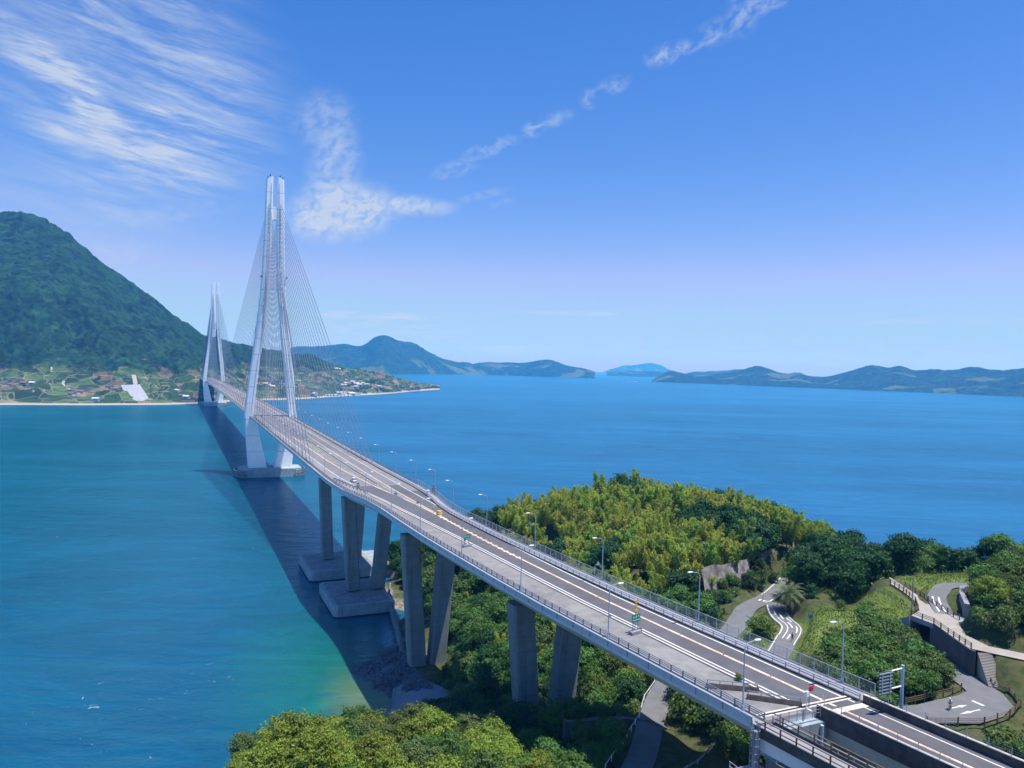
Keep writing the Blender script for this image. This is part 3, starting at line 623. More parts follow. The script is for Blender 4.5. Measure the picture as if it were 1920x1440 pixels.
# pylons
legc = [(224.5, 3.95, 2.35), (192, 4.35, 2.65), (163, 5.15, 2.7), (148, 5.7, 2.75), (134, 6.7, 2.75), (120, 8.1, 2.8), (104, 9.6, 2.9), (77, 12.8, 2.95), (46, 16.0, 3.0)]
def pylon(u0, label, cat_near):
    tw = empty('pylon', label, None, W(u0, 0, 0)); P(tw, cable_bridge)
    for s in (-1, 1):
        m = MB(); rings = []
        for z, c_, w in legc[::-1]:
            d = np.interp(z, [46, 120, 225], [4.2, 3.6, 2.9]); k = .55
            pts = [(-w, -d+k), (-w+k, -d), (w-k, -d), (w, -d+k), (w, d-k), (w-k, d), (-w+k, d), (-w, d-k)]
            rings.append([W(u0+q, s*c_+p, z+((1.0 if p*s < 0 else -1.0)*1.3 if z > 224 else 0)) for p, q in pts])
        m.loft(rings); m.m = 1
        if cat_near:
            for z in np.arange(132, 205, 3.2):
                c_ = np.interp(z, [104, 134, 148, 163, 192, 224], [9.6, 6.7, 5.7, 5.15, 4.35, 3.95]); m.box(W(u0-3.4, s*c_, z), (.5, .35, .9), TH)
        L_ = P(m.build('upper_leg', [M_['steel'], M_['panel']]), tw)
        m = MB(); rings = []
        for z, vo, vi, d in ((5.5, 15.6, 2.4, 4.8), (42.5, 18.7, 10.9, 4.3), (46, 19.0, 13.0, 4.2)):
            a, b = (vi, vo) if s > 0 else (-vo, -vi); k = .6
            rings.append([W(u0+q, p, z) for p, q in ((a, -d+k), (a+k, -d), (b-k, -d), (b, -d+k), (b, d-k), (b-k, d), (a+k, d), (a, d-k))])
        m.loft(rings); P(m.build('lower_leg', M_['steel']), tw)
        if cat_near:
            m = MB(); m.box(W(u0-.5, s*5.2, 224.6), (.5, .5, 2.2), TH); m.box(W(u0, s*3.6, 226.6), (.7, .7, 1.2), TH); P(m.build('beacon', M_['dark']), L_)
            m = MB(); m.box(W(u0-3.6, s*9.1, 150), (1.1, 1.3, 1.6), TH); P(m.build('inspection_platform', M_['rail']), L_)
            m = MB()
            zs = np.arange(46, 222, 3.); m.tube([W(u0-3.3-(.9 if z < 90 else .5 if z < 150 else .1), s*(np.interp(z, [46, 77, 104, 134, 163, 224], [16, 12.8, 9.6, 6.7, 5.15, 3.95]))-s*1.2, z) for z in zs], .12, 4); P(m.build('ladder_track', M_['rail']), L_)
    for z0, z1, half in ((203, 193.5, 2.4), (151.5, 141.5, 3.4), ):
        m = MB(); seg = 10; top = []; bot = []
        for i in range(seg+1):
            t = i/seg*2-1; top.append((t*half, z0)); bot.append((t*half, z1-1.9*abs(t)**3))
        d = 2.3
        m.loft([[W(u0-d, v, z) for v, z in top+bot[::-1]], [W(u0+d, v, z) for v, z in top+bot[::-1]]]); P(m.build('cross_beam', M_['steel']), tw)
    m = MB(); m.loft([[W(u0+q, v, z) for v, q in ((-14.5, -3.2), (14.5, -3.2), (14.5, 3.2), (-14.5, 3.2))] for z in (38.2, zd(u0)-2.95)]); P(m.build('cross_beam', M_['steel']), tw)
    m = MB(); m.loft([[W(u0+q, v, z) for v, q in ((-22.5, -9), (-18, -12.5), (18, -12.5), (22.5, -9), (22.5, 9), (18, 12.5), (-18, 12.5), (-22.5, 9))] for z in (-4, 6)])
    fo = P(m.build('footing', M_['footing']), tw)
    for s in (-1, 1):                                        # dark timber and steel fenders round both ends
        m = MB()
        for i in range(17):
            a = -pi/2+i/16*pi; uu = u0+13.4*sin(a); vv = s*(17.5+8.2*cos(a)); m.box(W(uu, vv, 2.0), (.7, .7, 6.0), TH)
        for z in (1.0, 3.2, 4.9):
            m.tube([W(u0+13.4*sin(-pi/2+i/16*pi), s*(17.5+8.2*cos(-pi/2+i/16*pi)), z) for i in range(17)], .28, 4)
        m.loft([[W(u0+13.1*sin(-pi/2+i/16*pi), s*(17.5+7.9*cos(-pi/2+i/16*pi)), z) for i in range(17)] for z in (-1, 2.2)], closed=False)
        P(m.build('fender', M_['rail']), fo)
    m = MB(); us_ = np.linspace(-12.2, 12.2, 18)
    for s in (-1, 1): 
        m.tube([W(u0+a, s*18, 7.1) for a in us_], .06, 4); m.tube([W(u0+s*12.2, a*1.45, 7.1) for a in us_], .06, 4)
        for a in us_: m.box(W(u0+s*12.2, a*1.45, 6.5), (.08, .08, 1.2), TH)
    P(m.build('railing', M_['rail_lt']), fo)
    return tw
pylon(0, None, True); pylon(890, None, False)
# gantry beam across the road at the near pylon
m = MB(); m.tube([W(-9, -12, zd(0)+1.5), W(-9, 12, zd(0)+1.5)], .35, 6)
for v in (-12, -7.5, 0, 7.5, 12): m.box(W(-9, v, zd(0)+.9), (.7, .7, 1.8), TH)
P(m.build('sign_gantry', M_['rail']), cable_bridge)
# stay cables
def cables(u0, own):
    rest = MB()
    for sgn, span, n in ((-1, 268 if u0 == 0 else 0, 21), (1, 430, 21), (-1, 430 if u0 else 0, 21), (1, 300 if u0 else 0, 21)):
        if u0 and (sgn, span) == (1, 430): continue
        if not span: continue
        for i in range(n):
            t = i/(n-1); za = 130+75*t**.9; c_ = float(np.interp(za, [104, 134, 148, 163, 192, 224], [9.6, 6.7, 5.7, 5.15, 4.35, 3.95]))
            ud = u0+sgn*(34+(span-34)*(t**1.0 if span > 300 else t**.93))
            for s in (-1, 1):
                A_ = Vector(W(u0+sgn*2.8, s*c_, za)); B_ = Vector(W(ud, s*13.4, zd(ud)+.25)); L = (B_-A_).length
                pts = [A_.lerp(B_, k/8)-Vector((0, 0, 2*(L/450)**2*(k/8)*(1-k/8))) for k in range(9)]
                if own:
                    mb = MB(); mb.tube(pts, .17 if sgn < 0 else .11, 5); P(mb.build('stay_cable', M_['cable']), cable_bridge)
                else: rest.tube(pts, .15, 4)
    if not own:
        o = P(rest.build('stay_cable', M_['cable']), cable_bridge); o['kind'] = 'stuff'
cables(0, True); cables(890, False)

# ================================================================ beyond the joint: two narrower decks
right_deck = empty('ramp_bridge', 'two-lane ramp bridge with weathered brown parapets running out of the right corner', 'bridge', W(-545, 12, 0))
m = MB(); beam(m, -640, -530.05, lambda u: [(cc(u)-.5, -.1), (cc(u)+.9, -3.6), (cc(u)+6.6, -3.6), (cc(u)+7.9, -.1)]); P(m.build('girder', M_['steel2']), right_deck)
m = MB(); ribbon(m, -640, -530.05, rel(-.2), rel(7.6), 0); P(m.build('road_surface', M_['asphalt']), right_deck)
m = MB(); ribbon(m, -640, -530.1, rel(3.25-.3), rel(3.25+.14), .018); P(m.build('centre_line', M_['orange']), right_deck)
m = MB(); ribbon(m, -640, -530.1, rel(6.3), rel(6.5), .018); ribbon(m, -640, -530.1, rel(.35), rel(.5), .018); P(m.build('edge_line', M_['line']), right_deck)
m = MB(); ribbon(m, -531.2, -530.1, rel(0), rel(7.3), .03, n=2); P(m.build('expansion_joint', M_['kerb']), right_deck)
for q in (-.62, 7.5):
    m = MB(); beam(m, -640, -530.05, rect(rel(q), rel(q+.32), -1.25, 1.05)); pr_ = P(m.build('parapet', M_['brownconc']), right_deck)
    m = MB(); beam(m, -640, -530.05, rect(rel(q-.04), rel(q+.36), 1.053, 1.12)); P(m.build('parapet_cap', M_['kerb']), pr_)
    m = MB()
    for k in range(4): m.tube([W(u, cc(u)+q+.16, zd(u)+1.25+k*.25) for u in np.arange(-640, -530, 4.)], .018, 3)
    for u in np.arange(-639, -530, 2.4): m.box(W(u, cc(u)+q+.16, zd(u)+1.6), (.06, .06, 1.0), TH)
    P(m.build('wire_fence', M_['rail_lt']), right_deck)
left_deck = empty('footbridge', 'narrow cycle footbridge with brown parapets leaving the corner of the viaduct', 'footbridge', W(-545, 0, 0))
m = MB(); beam(m, -640, -530.3, lambda u: [(cc(u)-10.7, -.15), (cc(u)-10.4, -2.7), (cc(u)-8.2, -2.7), (cc(u)-7.9, -.15)]); P(m.build('girder', M_['steel2']), left_deck)
m = MB(); ribbon(m, -640, -530.3, rel(-10.5), rel(-8.1), 0); P(m.build('deck_surface', M_['walk']), left_deck)
for q in (-10.85, -8.1):
    m = MB(); beam(m, -640, -530.2, rect(rel(q), rel(q+.28), -.95, .25)); P(m.build('parapet', M_['brownconc']), left_deck)
    m = MB()
    for z_ in (.62, 1.18): beam(m, -640, -530.2, rect(rel(q+.08), rel(q+.2), z_, z_+.09))
    for u in np.arange(-639.5, -530, 2.2): m.box(W(u, cc(u)+q+.14, zd(u)+.7), (.14, .14, 1.1), TH)
    P(m.build('railing', M_['wood']), left_deck)
m = MB(); beam(m, -575, -530.2, rect(rel(-7.75), rel(-6.4), -1.3, -1.15)); P(m.build('catwalk_floor', M_['rail_lt']), left_deck)
m = MB()
for z_ in (-.7, -.1): beam(m, -575, -530.2, rect(rel(-6.5), rel(-6.42), z_, z_+.07))
for u in np.arange(-574, -530, 2.): m.box(W(u, cc(u)-6.46, zd(u)-.65), (.08, .08, 1.2), TH)
P(m.build('catwalk_railing', M_['rail_lt']), left_deck)
# end wall of the viaduct with its drain pipe, ladder cage and service balcony
m = MB(); m.loft([[W(-530.0+q, v, z) for v, q in ((-1.0, -1.4), (7.2, -1.4), (7.2, 1.2), (-1.0, 1.2))] for z in (41.0, 44.85)]); ew = P(m.build('end_wall', M_['footing']), via)
m = MB(); m.tube([W(-531.6, 6.2, 44.6), W(-531.6, 6.2, 41.4), W(-532.4, 5.8, 40.9), W(-535, 3.6, 40.8), W(-536.5, 2.6, 40.2), W(-536.8, 2.4, 37)], .22, 8); P(m.build('drain_pipe', M_['panel']), ew)
m = MB()
for a in range(6): m.tube([W(-531.0+.55*cos(a*pi/3), -3.95+.55*sin(a*pi/3), z) for z in (40.6, 46.4)], .05, 4)
for z in np.arange(41, 46.2, .9): m.tube([W(-531.0+.55*cos(a*pi/6), -3.95+.55*sin(a*pi/6), z) for a in range(13)], .04, 4)
m.tube([W(-531, -3.95, z) for z in (40.6, 45.4)], .32, 8); P(m.build('ladder_cage', M_['rail']), via)
m = MB(); m.loft([[W(u, v, z) for u, v in ((-535, -6.5), (-529.6, -6.5), (-529.6, -2.2), (-535, -2.2))] for z in (40.3, 40.5)]); bal = P(m.build('service_balcony', M_['rail_lt']), via)
m = MB()
for z in (40.95, 41.5): m.tube([W(u, v, z) for u, v in ((-529.6, -6.5), (-535, -6.5), (-535, -2.2))], .05, 4)
for u, v in ((-529.7, -6.5), (-531, -6.5), (-532.3, -6.5), (-533.6, -6.5), (-535, -6.5), (-535, -5), (-535, -3.6), (-535, -2.3)): m.tube([W(u, v, 40.5), W(u, v, 41.5)], .05, 4)
P(m.build('railing', M_['rail_lt']), bal)
m = MB(); m.box(W(-531.2, 3.4, 46.1), (.12, .12, 1.4), TH); m.box(W(-531.2, -.3, 46.1), (.12, .12, 1.4), TH)
for z in (45.9, 46.3, 46.7): m.tube([W(-530.9, -1.2, z), W(-530.9, 6.6, z)], .03, 4)
for v in np.arange(-1.2, 6.8, 1.3): m.tube([W(-530.9, v, 45.3), W(-530.9, v, 46.8)], .04, 4)
P(m.build('end_railing', M_['rail']), via)

# ================================================================ near land
UPZ, LOZ = 42.6, 38.5
CP = [  # surveyed ground heights: u, v, z
 (-300,150,-12),(-300,220,-14),(-350,180,-12),(-350,235,-14),(-400,200,-12),(-400,240,-14),(-440,225,-12),(-480,235,-12),(-270,120,-12),(-375,160,-8),(-420,180,-8),(-250,160,-14),(-460,200,-9),
 (-350,-90,-8),(-350,-160,-10),(-400,-80,-7),(-400,-130,-8),(-400,-200,-8),(-440,-90,-5),(-440,-120,-6),(-440,-160,-7),(-460,-80,-3.5),(-470,-100,-5),(-480,-160,-6),(-420,-60,-5),(-300,-120,-10),(-300,-200,-10),(-425,-75,-6),(-448,-66,-2.5),(-350,-60,-8),(-500,-200,-6),(-250,-60,-12),(-250,-200,-12),(-390,-55,-6),
 (-300,-60,-9),(-350,-40,-8),(-380,-30,-5),(-400,-38,-4),(-425,-42,-3),(-420,-25,-2.2),(-412,-20,-1.2),(-436,-60,-3),(-450,-80,-4),(-500,-130,-4),(-560,-160,-4),(-620,-200,-4),(-470,-74,-2),(-500,-90,-1),(-540,-110,0),
 (-432,-50,.6),(-440,-46,4),(-432,-38,1.5),(-428,-28,1.5),(-436,-20,3),(-455,-50,11),(-462,-58,9),(-455,-35,10),(-470,-45,18),(-480,-55,21),(-495,-50,27.5),(-500,-62,24),(-520,-60,27),(-520,-45,30),(-550,-60,24),(-480,-30,19),(-500,-30,26),(-515,-30,27),(-600,-60,20),(-540,-80,14),
 (-372,-12,-1.5),(-380,-16,-.8),(-392,-18,-.6),(-404,-17,-.8),(-408,-21,-2),(-398,-22,-2),(-416,-20,-1.6),(-388,-12,.5),(-400,-12,.8),(-385,-7,1.6),(-396,-1,3),(-396,-9,2),(-408,-6,3),(-425,-6,3.5),(-420,-14,1.5),(-412,0,4),(-430,6,6),(-450,-8,8),(-450,3,9.5),(-464,2,11.2),(-464,-10,11),(-478,-8,17),(-485,-20,17.5),
 (-331,8,3),(-331,2,-3),(-345,-2,-4),(-360,-4,-4),(-383,-1,3),(-360,5,3.2),(-360,16,9),(-320,14,3.2),(-300,8,-3),(-290,22,2.5),(-276,12,2),(-262,14,-2),(-280,40,-5),(-310,-10,-9),(-250,20,-10),(-250,80,-14),
 (-300,22,6),(-315,30,15),(-330,36,23),(-352,46,30),(-372,60,36),(-352,66,33),(-370,82,39),(-388,97,38),(-410,101,37.5),(-428,104,35),(-440,108,33),(-330,80,15),(-312,60,8),(-300,44,-1),(-318,96,-2),(-345,112,6),(-370,128,5),(-345,140,-6),(-385,150,4),(-400,165,-5),(-430,150,12),(-440,185,-5),(-480,200,-5),(-520,230,-5),
 (-380,16,9),(-398,14,10),(-400,24,15),(-380,30,22),(-400,42,27),(-430,14,11),(-430,28,19),(-445,40,26),(-425,56,32),(-400,70,35),(-432,78,37.5),(-442,60,34),(-452,50,31.5),
 (-447,88,38),(-436,90,39.5),(-448,98,37),(-432,118,30),(-448,118,30),(-424,128,22),(-440,132,20),(-456,112,36),(-392,88,40),(-405,92,40.5),(-418,94,40),
 (-450,20,18),(-462,16,15),(-470,14,17),(-464,28,22),(-478,30,28),(-472,10,16),(-480,8,19.5),
 (-486,4,23.5),(-488,-8,22),(-496,-14,22),(-505,-14,24),(-495,16,26.5),(-505,16,28),(-505,26,32),(-515,26,36),(-498,34,33.5),
 (-488,0,25.6),(-500,8,25.4),(-515,0,25),(-515,12,27),(-528,8,26),(-540,0,24),(-560,0,24),(-560,20,34),(-545,16,34),(-530,22,37.5),(-620,0,26),(-620,40,38),
 (-480,66,36),(-486,62,38),(-492,58,38.6),(-476,70,36),(-490,48,36),(-498,50,38),(-504,42,37.5),(-510,38,37.8),(-470,76,36.5),(-462,84,36),(-484,72,40.5),(-494,64,40.5),(-515,44,38.2),
 (-480,88,42.5),(-490,92,44),(-500,76,44.5),(-508,72,45),(-515,68,45.5),(-500,90,48),(-515,85,50),(-530,78,50),(-490,115,45),(-480,140,36),(-470,160,20),(-466,110,38),(-455,120,33),(-455,140,22),(-520,110,50),(-560,100,50),(-620,120,48),
 (-528,56,39.5),(-534,48,37.6),(-536,38,37.4),(-534,30,37),(-545,50,37.5),(-524,59,41.5),(-560,50,37),(-545,70,44)]
R_low = [(-530,-40,24),(-516,-20,25),(-502,-1,25.5),(-489,11,26.2),(-480,20.5,27),(-475,32,29.5),(-471,43.5,31.6),(-464,53,32.5),(-460.5,58,32.5),(-457,66,32.5),(-453,73,32.5),(-446,84,32.8)]
R_cross = [(-461,66,32.6),(-464,63,32.5),(-468.3,60.4,32),(-474.6,57.4,32),(-480.5,49.8,32),(-486,42.6,32.2),(-492,34,32.6),(-499,27,33)]
R_tun = [(-503.3,70,38.5),(-503.3,61,38.5),(-505,59,38.5)]
R_loop = [(-505.2,59.3,38.5),(-508.8,57.4,38.5),(-514.7,54,38.5),(-518.8,52,38.5),(-523,49.5,38.5),(-526,44,38.5),(-526,38,38.5),(-524.2,32,38.4),(-523.5,26,38)]
UL = [(-483.7,76.6),(-489,74),(-495.5,69.8),(-499.2,65.8),(-500.9,61.3),(-505.7,60.9),(-510.2,58.3),(-516.5,55.4),(-519.7,57),(-526,60.5),(-538,64.5)]
UR = [(-479.9,81),(-486.5,77.5),(-492.6,74.5),(-499,70.8),(-503,69),(-506,67.3),(-509,64),(-512.1,61.1),(-517.1,59.6),(-524,63.5),(-536,68.5)]
R_up = [((a+c)/2, (b+d)/2, UPZ) for (a, b), (c, d) in zip(UL, UR)]
R_br = [(-502.5,68.5,UPZ),(-496,75,43),(-493.4,79.5,43.3),(-491.5,84,43.5),(-493,89,43.6),(-499,94,43.8)]
_cu, _cv, _cz = np.array(CP, float).T
def base_z(U, V):
    w = 0; s = 0
    for a, b, z in zip(_cu, _cv, _cz):
        d = (U-a)**2+(V-b)**2+6.; k = d**-1.9; w = w+k; s = s+k*z
    return s/w
def polydist(U, V, line):
    best = np.full(U.shape, 1e9); zz = np.zeros(U.shape)
    for (a, b, z0), (c, d, z1) in zip(line[:-1], line[1:]):
        L2 = (c-a)**2+(d-b)**2; t = np.clip(((U-a)*(c-a)+(V-b)*(d-b))/L2, 0, 1)
        q = np.hypot(U-a-t*(c-a), V-b-t*(d-b)); k = q < best; best = np.where(k, q, best); zz = np.where(k, z0+(z1-z0)*t, zz)
    return best, zz
ROADS = [(R_low, 2.4, 3.), (R_cross, 2.4, 3.), (R_up, 2.1, 3.), (R_br, 1.8, 3.), (R_loop, 3.1, 1.2), (R_tun, 2.2, .5)]
def ground(U, V):
    U = np.asarray(U, float); V = np.asarray(V, float)
    Z = base_z(U, V)+fbm(U+900, V+900, 14, 77, 3)*1.4*np.clip((base_z(U, V)+2)/6, 0, 1)
    for line, hwid, bl in ROADS:
        d, z = polydist(U, V, line); k = np.clip(1-(d-hwid-.4)/bl, 0, 1); k = k*k*(3-2*k); Z = Z*(1-k)+(z-.25)*k
    return Z
def gz(u, v): return float(ground(np.array([u]), np.array([v]))[0])
_gu = np.arange(-640, -240, 1.6); _gv = np.arange(-210, 240, 1.6)
GU, GV = np.meshgrid(_gu, _gv, indexing='ij'); GZ = ground(GU, GV)
def gzi(u, v):
    i = int(np.clip(round((u+640)/1.6), 0, len(_gu)-1)); j = int(np.clip(round((v+210)/1.6), 0, len(_gv)-1)); return float(GZ[i, j])
def ground_mat():
    m_, b, p = principled('hill_ground'); g = b.n('ShaderNodeNewGeometry').outputs['Position']
    at = b.n('ShaderNodeAttribute', attribute_name='turf'); sp = b.n('ShaderNodeSeparateXYZ'); b.put(sp.inputs[0], g)
    n1 = b.noise(g, .6, 6, .7); n2 = b.noise(g, .09, 3, .5)
    soil = b.mix(b.ramp(n1, .35, .65), (.03, .045, .015, 1), (.085, .08, .04, 1))
    turf = b.mix(b.ramp(b.m('ADD', b.m('MULTIPLY', n1, .5), b.m('MULTIPLY', n2, .5)), .38, .62), (.11, .165, .032, 1), (.17, .225, .055, 1))
    col = b.mix(at.outputs['Fac'], soil, turf)
    sh = b.m('SUBTRACT', 1., b.ramp(sp.outputs[2], 1.2, 3.2)); col = b.mix(sh, col, b.mix(b.ramp(n1, .4, .6), (.16, .15, .13, 1), (.34, .31, .26, 1)))
    b.put(p.inputs['Base Color'], col); p.inputs['Roughness'].default_value = .95; p.inputs['Specular IOR Level'].default_value = .15
    bn = b.n('ShaderNodeBump'); bn.inputs['Strength'].default_value = .8; bn.inputs['Distance'].default_value = .25; b.put(bn.inputs['Height'], n1); b.put(p.inputs['Normal'], bn.outputs[0])
    return m_
def in_poly(U, V, poly):
    c = np.zeros(np.shape(U), bool); n = len(poly)
    for i in range(n):
        (a, b), (d, e) = poly[i], poly[(i+1) % n]
        with np.errstate(divide='ignore', invalid='ignore'):
            k = ((b > V) != (e > V)) & (U < (d-a)*(V-b)/((e-b) if e != b else 1e-9)+a)
        c ^= k
    return c
TURF = [(-471,60),(-476,64),(-484,74),(-492,70),(-499,64.5),(-497,58),(-499,49),(-495,42),(-491,38),(-484,50),(-478,56)]
TURF2 = [(-466,48),(-473,42),(-483,38),(-484,43),(-478,49),(-471,56),(-467,56)]
TURF3 = [(-481,83),(-488,80),(-491,77),(-492,88),(-488,98),(-480,94)]
X = T1[0]+dF[0]*GU+dR[0]*GV; Y = T1[1]+dF[1]*GU+dR[1]*GV
land = grid_mesh('ground', np.stack([X, Y, GZ], -1), ground_mat()); tag(land, kind='structure')
tf = (in_poly(GU, GV, TURF) | in_poly(GU, GV, TURF2) | in_poly(GU, GV, TURF3)).astype(float)
for _ in range(1): tf[1:-1, 1:-1] = (tf[1:-1, 1:-1]+tf[2:, 1:-1]+tf[:-2, 1:-1]+tf[1:-1, 2:]+tf[1:-1, :-2])/5
at = land.data.attributes.new('turf', 'FLOAT', 'POINT'); at.data.foreach_set('value', np.clip(tf+.12, 0, 1).ravel().astype(np.float32))

def road(name, line, hw_, mtl, dz=.0, kind='structure', sub=6):
    pts = []
    for i in range(len(line)-1):                             # Catmull-Rom through the centre points
        p0, p1, p2, p3 = [np.array(line[min(max(k, 0), len(line)-1)], float) for k in (i-1, i, i+1, i+2)]
        for k in range(sub): 
            t = k/sub; pts.append(.5*((2*p1)+(-p0+p2)*t+(2*p0-5*p1+4*p2-p3)*t*t+(-p0+3*p1-3*p2+p3)*t**3))
    pts.append(np.array(line[-1], float)); pts = np.array(pts)
    d = np.gradient(pts, axis=0); n_ = np.stack([-d[:, 1], d[:, 0]], 1); n_ /= np.linalg.norm(n_, axis=1)[:, None]
    def strip(a, b, s, e, z): 
        m = MB(); vs = []
        i0, i1 = int(s*(len(pts)-1)), int(e*(len(pts)-1))
        for p, q in zip(pts[i0:i1+1], n_[i0:i1+1]): vs += [W(p[0]+q[0]*a, p[1]+q[1]*a, p[2]+z), W(p[0]+q[0]*b, p[1]+q[1]*b, p[2]+z)]
        m.add(vs, [(2*k, 2*k+2, 2*k+3, 2*k+1) for k in range(len(vs)//2-1)]); return m
    o = strip(-hw_, hw_, 0, 1, dz).build(name, mtl); tag(o, kind=kind); return strip, pts, n_
s_low, _, _ = road('park_road', R_low, 2.3, M_['roadpark'])
s_cr, _, _ = road('park_road', R_cross, 2.3, M_['roadpark'], .012)
def marks(name, strips, mtl):
    m = MB()
    for s_ in strips: m.add(s_.v, s_.f)
    tag(m.build(name, mtl), kind='structure')
marks('road_marking', [s_cr(1.8, 2.02, .1, .98, .04), s_cr(-2.05, -1.9, .18, .6, .04), s_cr(.65, .85, .2, .55, .04), s_cr(-.35, -.05, .26, .33, .04), s_cr(-.35, -.05, .38, .44, .04), s_cr(-.35, -.05, .5, .56, .04), s_cr(-1.3, -1.05, .3, .36, .04), s_cr(-1.3, -1.05, .42, .48, .04), s_cr(-.6, .6, .8, .83, .04),
                       s_low(-1.9, -1.7, .85, 1., .04), s_low(1.6, 1.9, .8, 1., .04), s_low(-.6, -.1, .79, .81, .04), s_low(.4, .9, .79, .81, .04), s_low(1.3, 1.8, .79, .81, .04)], M_['line'])
# lower road with the turning loop
OUT = [(-505.2,69),(-505.2,63),(-506.2,61.0),(-509.7,59.6),(-514.9,56.5),(-519.7,54.2),(-524.5,52.3),(-528,49.3),(-529.6,44.5),(-529.9,38.9),(-528.5,35.5),(-526.8,31),(-526.5,26)]
INN = [(-501.3,69),(-501.3,63),(-501.0,59.6),(-506.4,55.8),(-512.6,51.6),(-516.8,50.2),(-519.4,49.2),(-521.6,47.8),(-522.2,45),(-522.1,40.1),(-522.2,35.6),(-521.2,31),(-520.5,26)]
m = MB(); vs = []
for (a, b), (c, d) in zip(OUT, INN): vs += [W(a, b, LOZ), W(c, d, LOZ)]
m.add(vs, [(2*k, 2*k+1, 2*k+3, 2*k+2) for k in range(len(OUT)-1)]); tag(m.build('lower_road', M_['roadpark']), kind='structure')
def arrow(m, p, q, w, z):
    (a, b), (c, d) = p, q; L = math.hypot(c-a, d-b); x = ((c-a)/L, (d-b)/L); y = (-x[1], x[0])
    f = lambda s, t: W(a+x[0]*s+y[0]*t, b+x[1]*s+y[1]*t, z)
    m.add([f(0, -w*.3), f(L*.5, -w*.3), f(L*.5, w*.3), f(0, w*.3), f(L*.5, -w), f(L, 0), f(L*.5, w)], [(0, 1, 2, 3), (4, 5, 6)])
m = MB(); arrow(m, (-525.0, 39.6), (-525.1, 42.9), .35, LOZ+.03); arrow(m, (-526.9, 43.3), (-526.8, 38.8), .35, LOZ+.03); m.box(W(-525.3, 45.1, LOZ+.03), (.5, 1.9, .01), TH); tag(m.build('road_marking', M_['line']), kind='structure')
m = MB(); vs = []
for (a, b), (c, d) in zip(UL, UR): vs += [W(a, b, UPZ), W(c, d, UPZ)]
m.add(vs, [(2*k, 2*k+1, 2*k+3, 2*k+2) for k in range(len(UL)-1)]); tag(m.build('upper_path', M_['pathpark']), kind='structure')
s_br, _, _ = road('branch_path', R_br, 1.7, M_['roadpark'], .02)
marks('road_marking', [s_br(-.9, -.6, .05, .25, .03), s_br(.2, .5, .05, .25, .03)], M_['line'])

# tunnel under the upper path, retaining wall and steps
tun = empty('road_tunnel', 'dark box culvert carrying the lower road beneath the paved path', 'tunnel', W(-502, 64, LOZ))
m = MB()
def slab(pts, z0, z1): m.loft([[W(u, v, z) for u, v in pts] for z in (z0, z1)])
slab([(-500.9,61.2),(-505.8,60.8),(-507,69.5),(-500.5,70.5)], UPZ-.85, UPZ-.02); P(m.build('roof_slab', M_['footing']), tun)
m = MB(); slab([(-505.15,60.95),(-505.85,60.85),(-506.2,69.4),(-505.3,69.5)], LOZ-.5, UPZ-.853); P(m.build('side_wall', M_['shadeconc']), tun)
m = MB(); slab([(-500.6,61.3),(-501.3,61.2),(-501.3,69.5),(-500.5,69.5)], LOZ-.5, UPZ-.853); P(m.build('side_wall', M_['shadeconc']), tun)
m = MB(); m.loft([[W(u, v, z) for u, v in ((-500.95,61.2),(-500.95,60.7),(-497.2,61.6),(-497.2,62.1))] for z in (LOZ-.5, )]+[[W(-500.95,61.2,UPZ-.1), W(-500.95,60.7,UPZ-.1), W(-497.2,61.6,40.6), W(-497.2,62.1,40.6)]]); P(m.build('wing_wall', M_['footing']), tun)
m = MB(); slab([(-501,69.55),(-505.6,69.55),(-505.6,70.2),(-501,70.2)], LOZ-.5, UPZ-.86); P(m.build('end_wall', M_['dark']), tun)  # added black back, its colour stands in for the dark depth of the tunnel
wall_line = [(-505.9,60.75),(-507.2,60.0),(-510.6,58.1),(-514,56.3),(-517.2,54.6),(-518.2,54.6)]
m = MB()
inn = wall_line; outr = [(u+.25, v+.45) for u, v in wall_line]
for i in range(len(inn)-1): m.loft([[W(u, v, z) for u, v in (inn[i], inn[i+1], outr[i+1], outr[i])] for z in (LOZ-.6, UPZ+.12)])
tag(m.build('retaining_wall', M_['shadeconc']), 'tall concrete retaining wall in shade between the lower road and the paved path', 'wall')
n = 22
st_ = MB(); ax = np.array([-3.7, -2.5]); ax = ax/np.linalg.norm(ax); sx = np.array([-ax[1], ax[0]])
for i in range(n):
    t0, t1 = i/n, (i+1)/n; p0 = np.array([-518.7, 56.2])+ax*4.6*t0; p1 = np.array([-518.7, 56.2])+ax*4.6*t1; z = UPZ-(UPZ-38.7)*t1
    q = [p0-sx*1.1, p1-sx*1.1, p1+sx*1.1, p0+sx*1.1]; st_.loft([[W(a, b, zz) for a, b in q] for zz in (38.0-.004*i, z)])
stairs = st_.build('steps', M_['pathpark']); tag(stairs, 'flight of narrow paved steps climbing beside the retaining wall', 'steps')
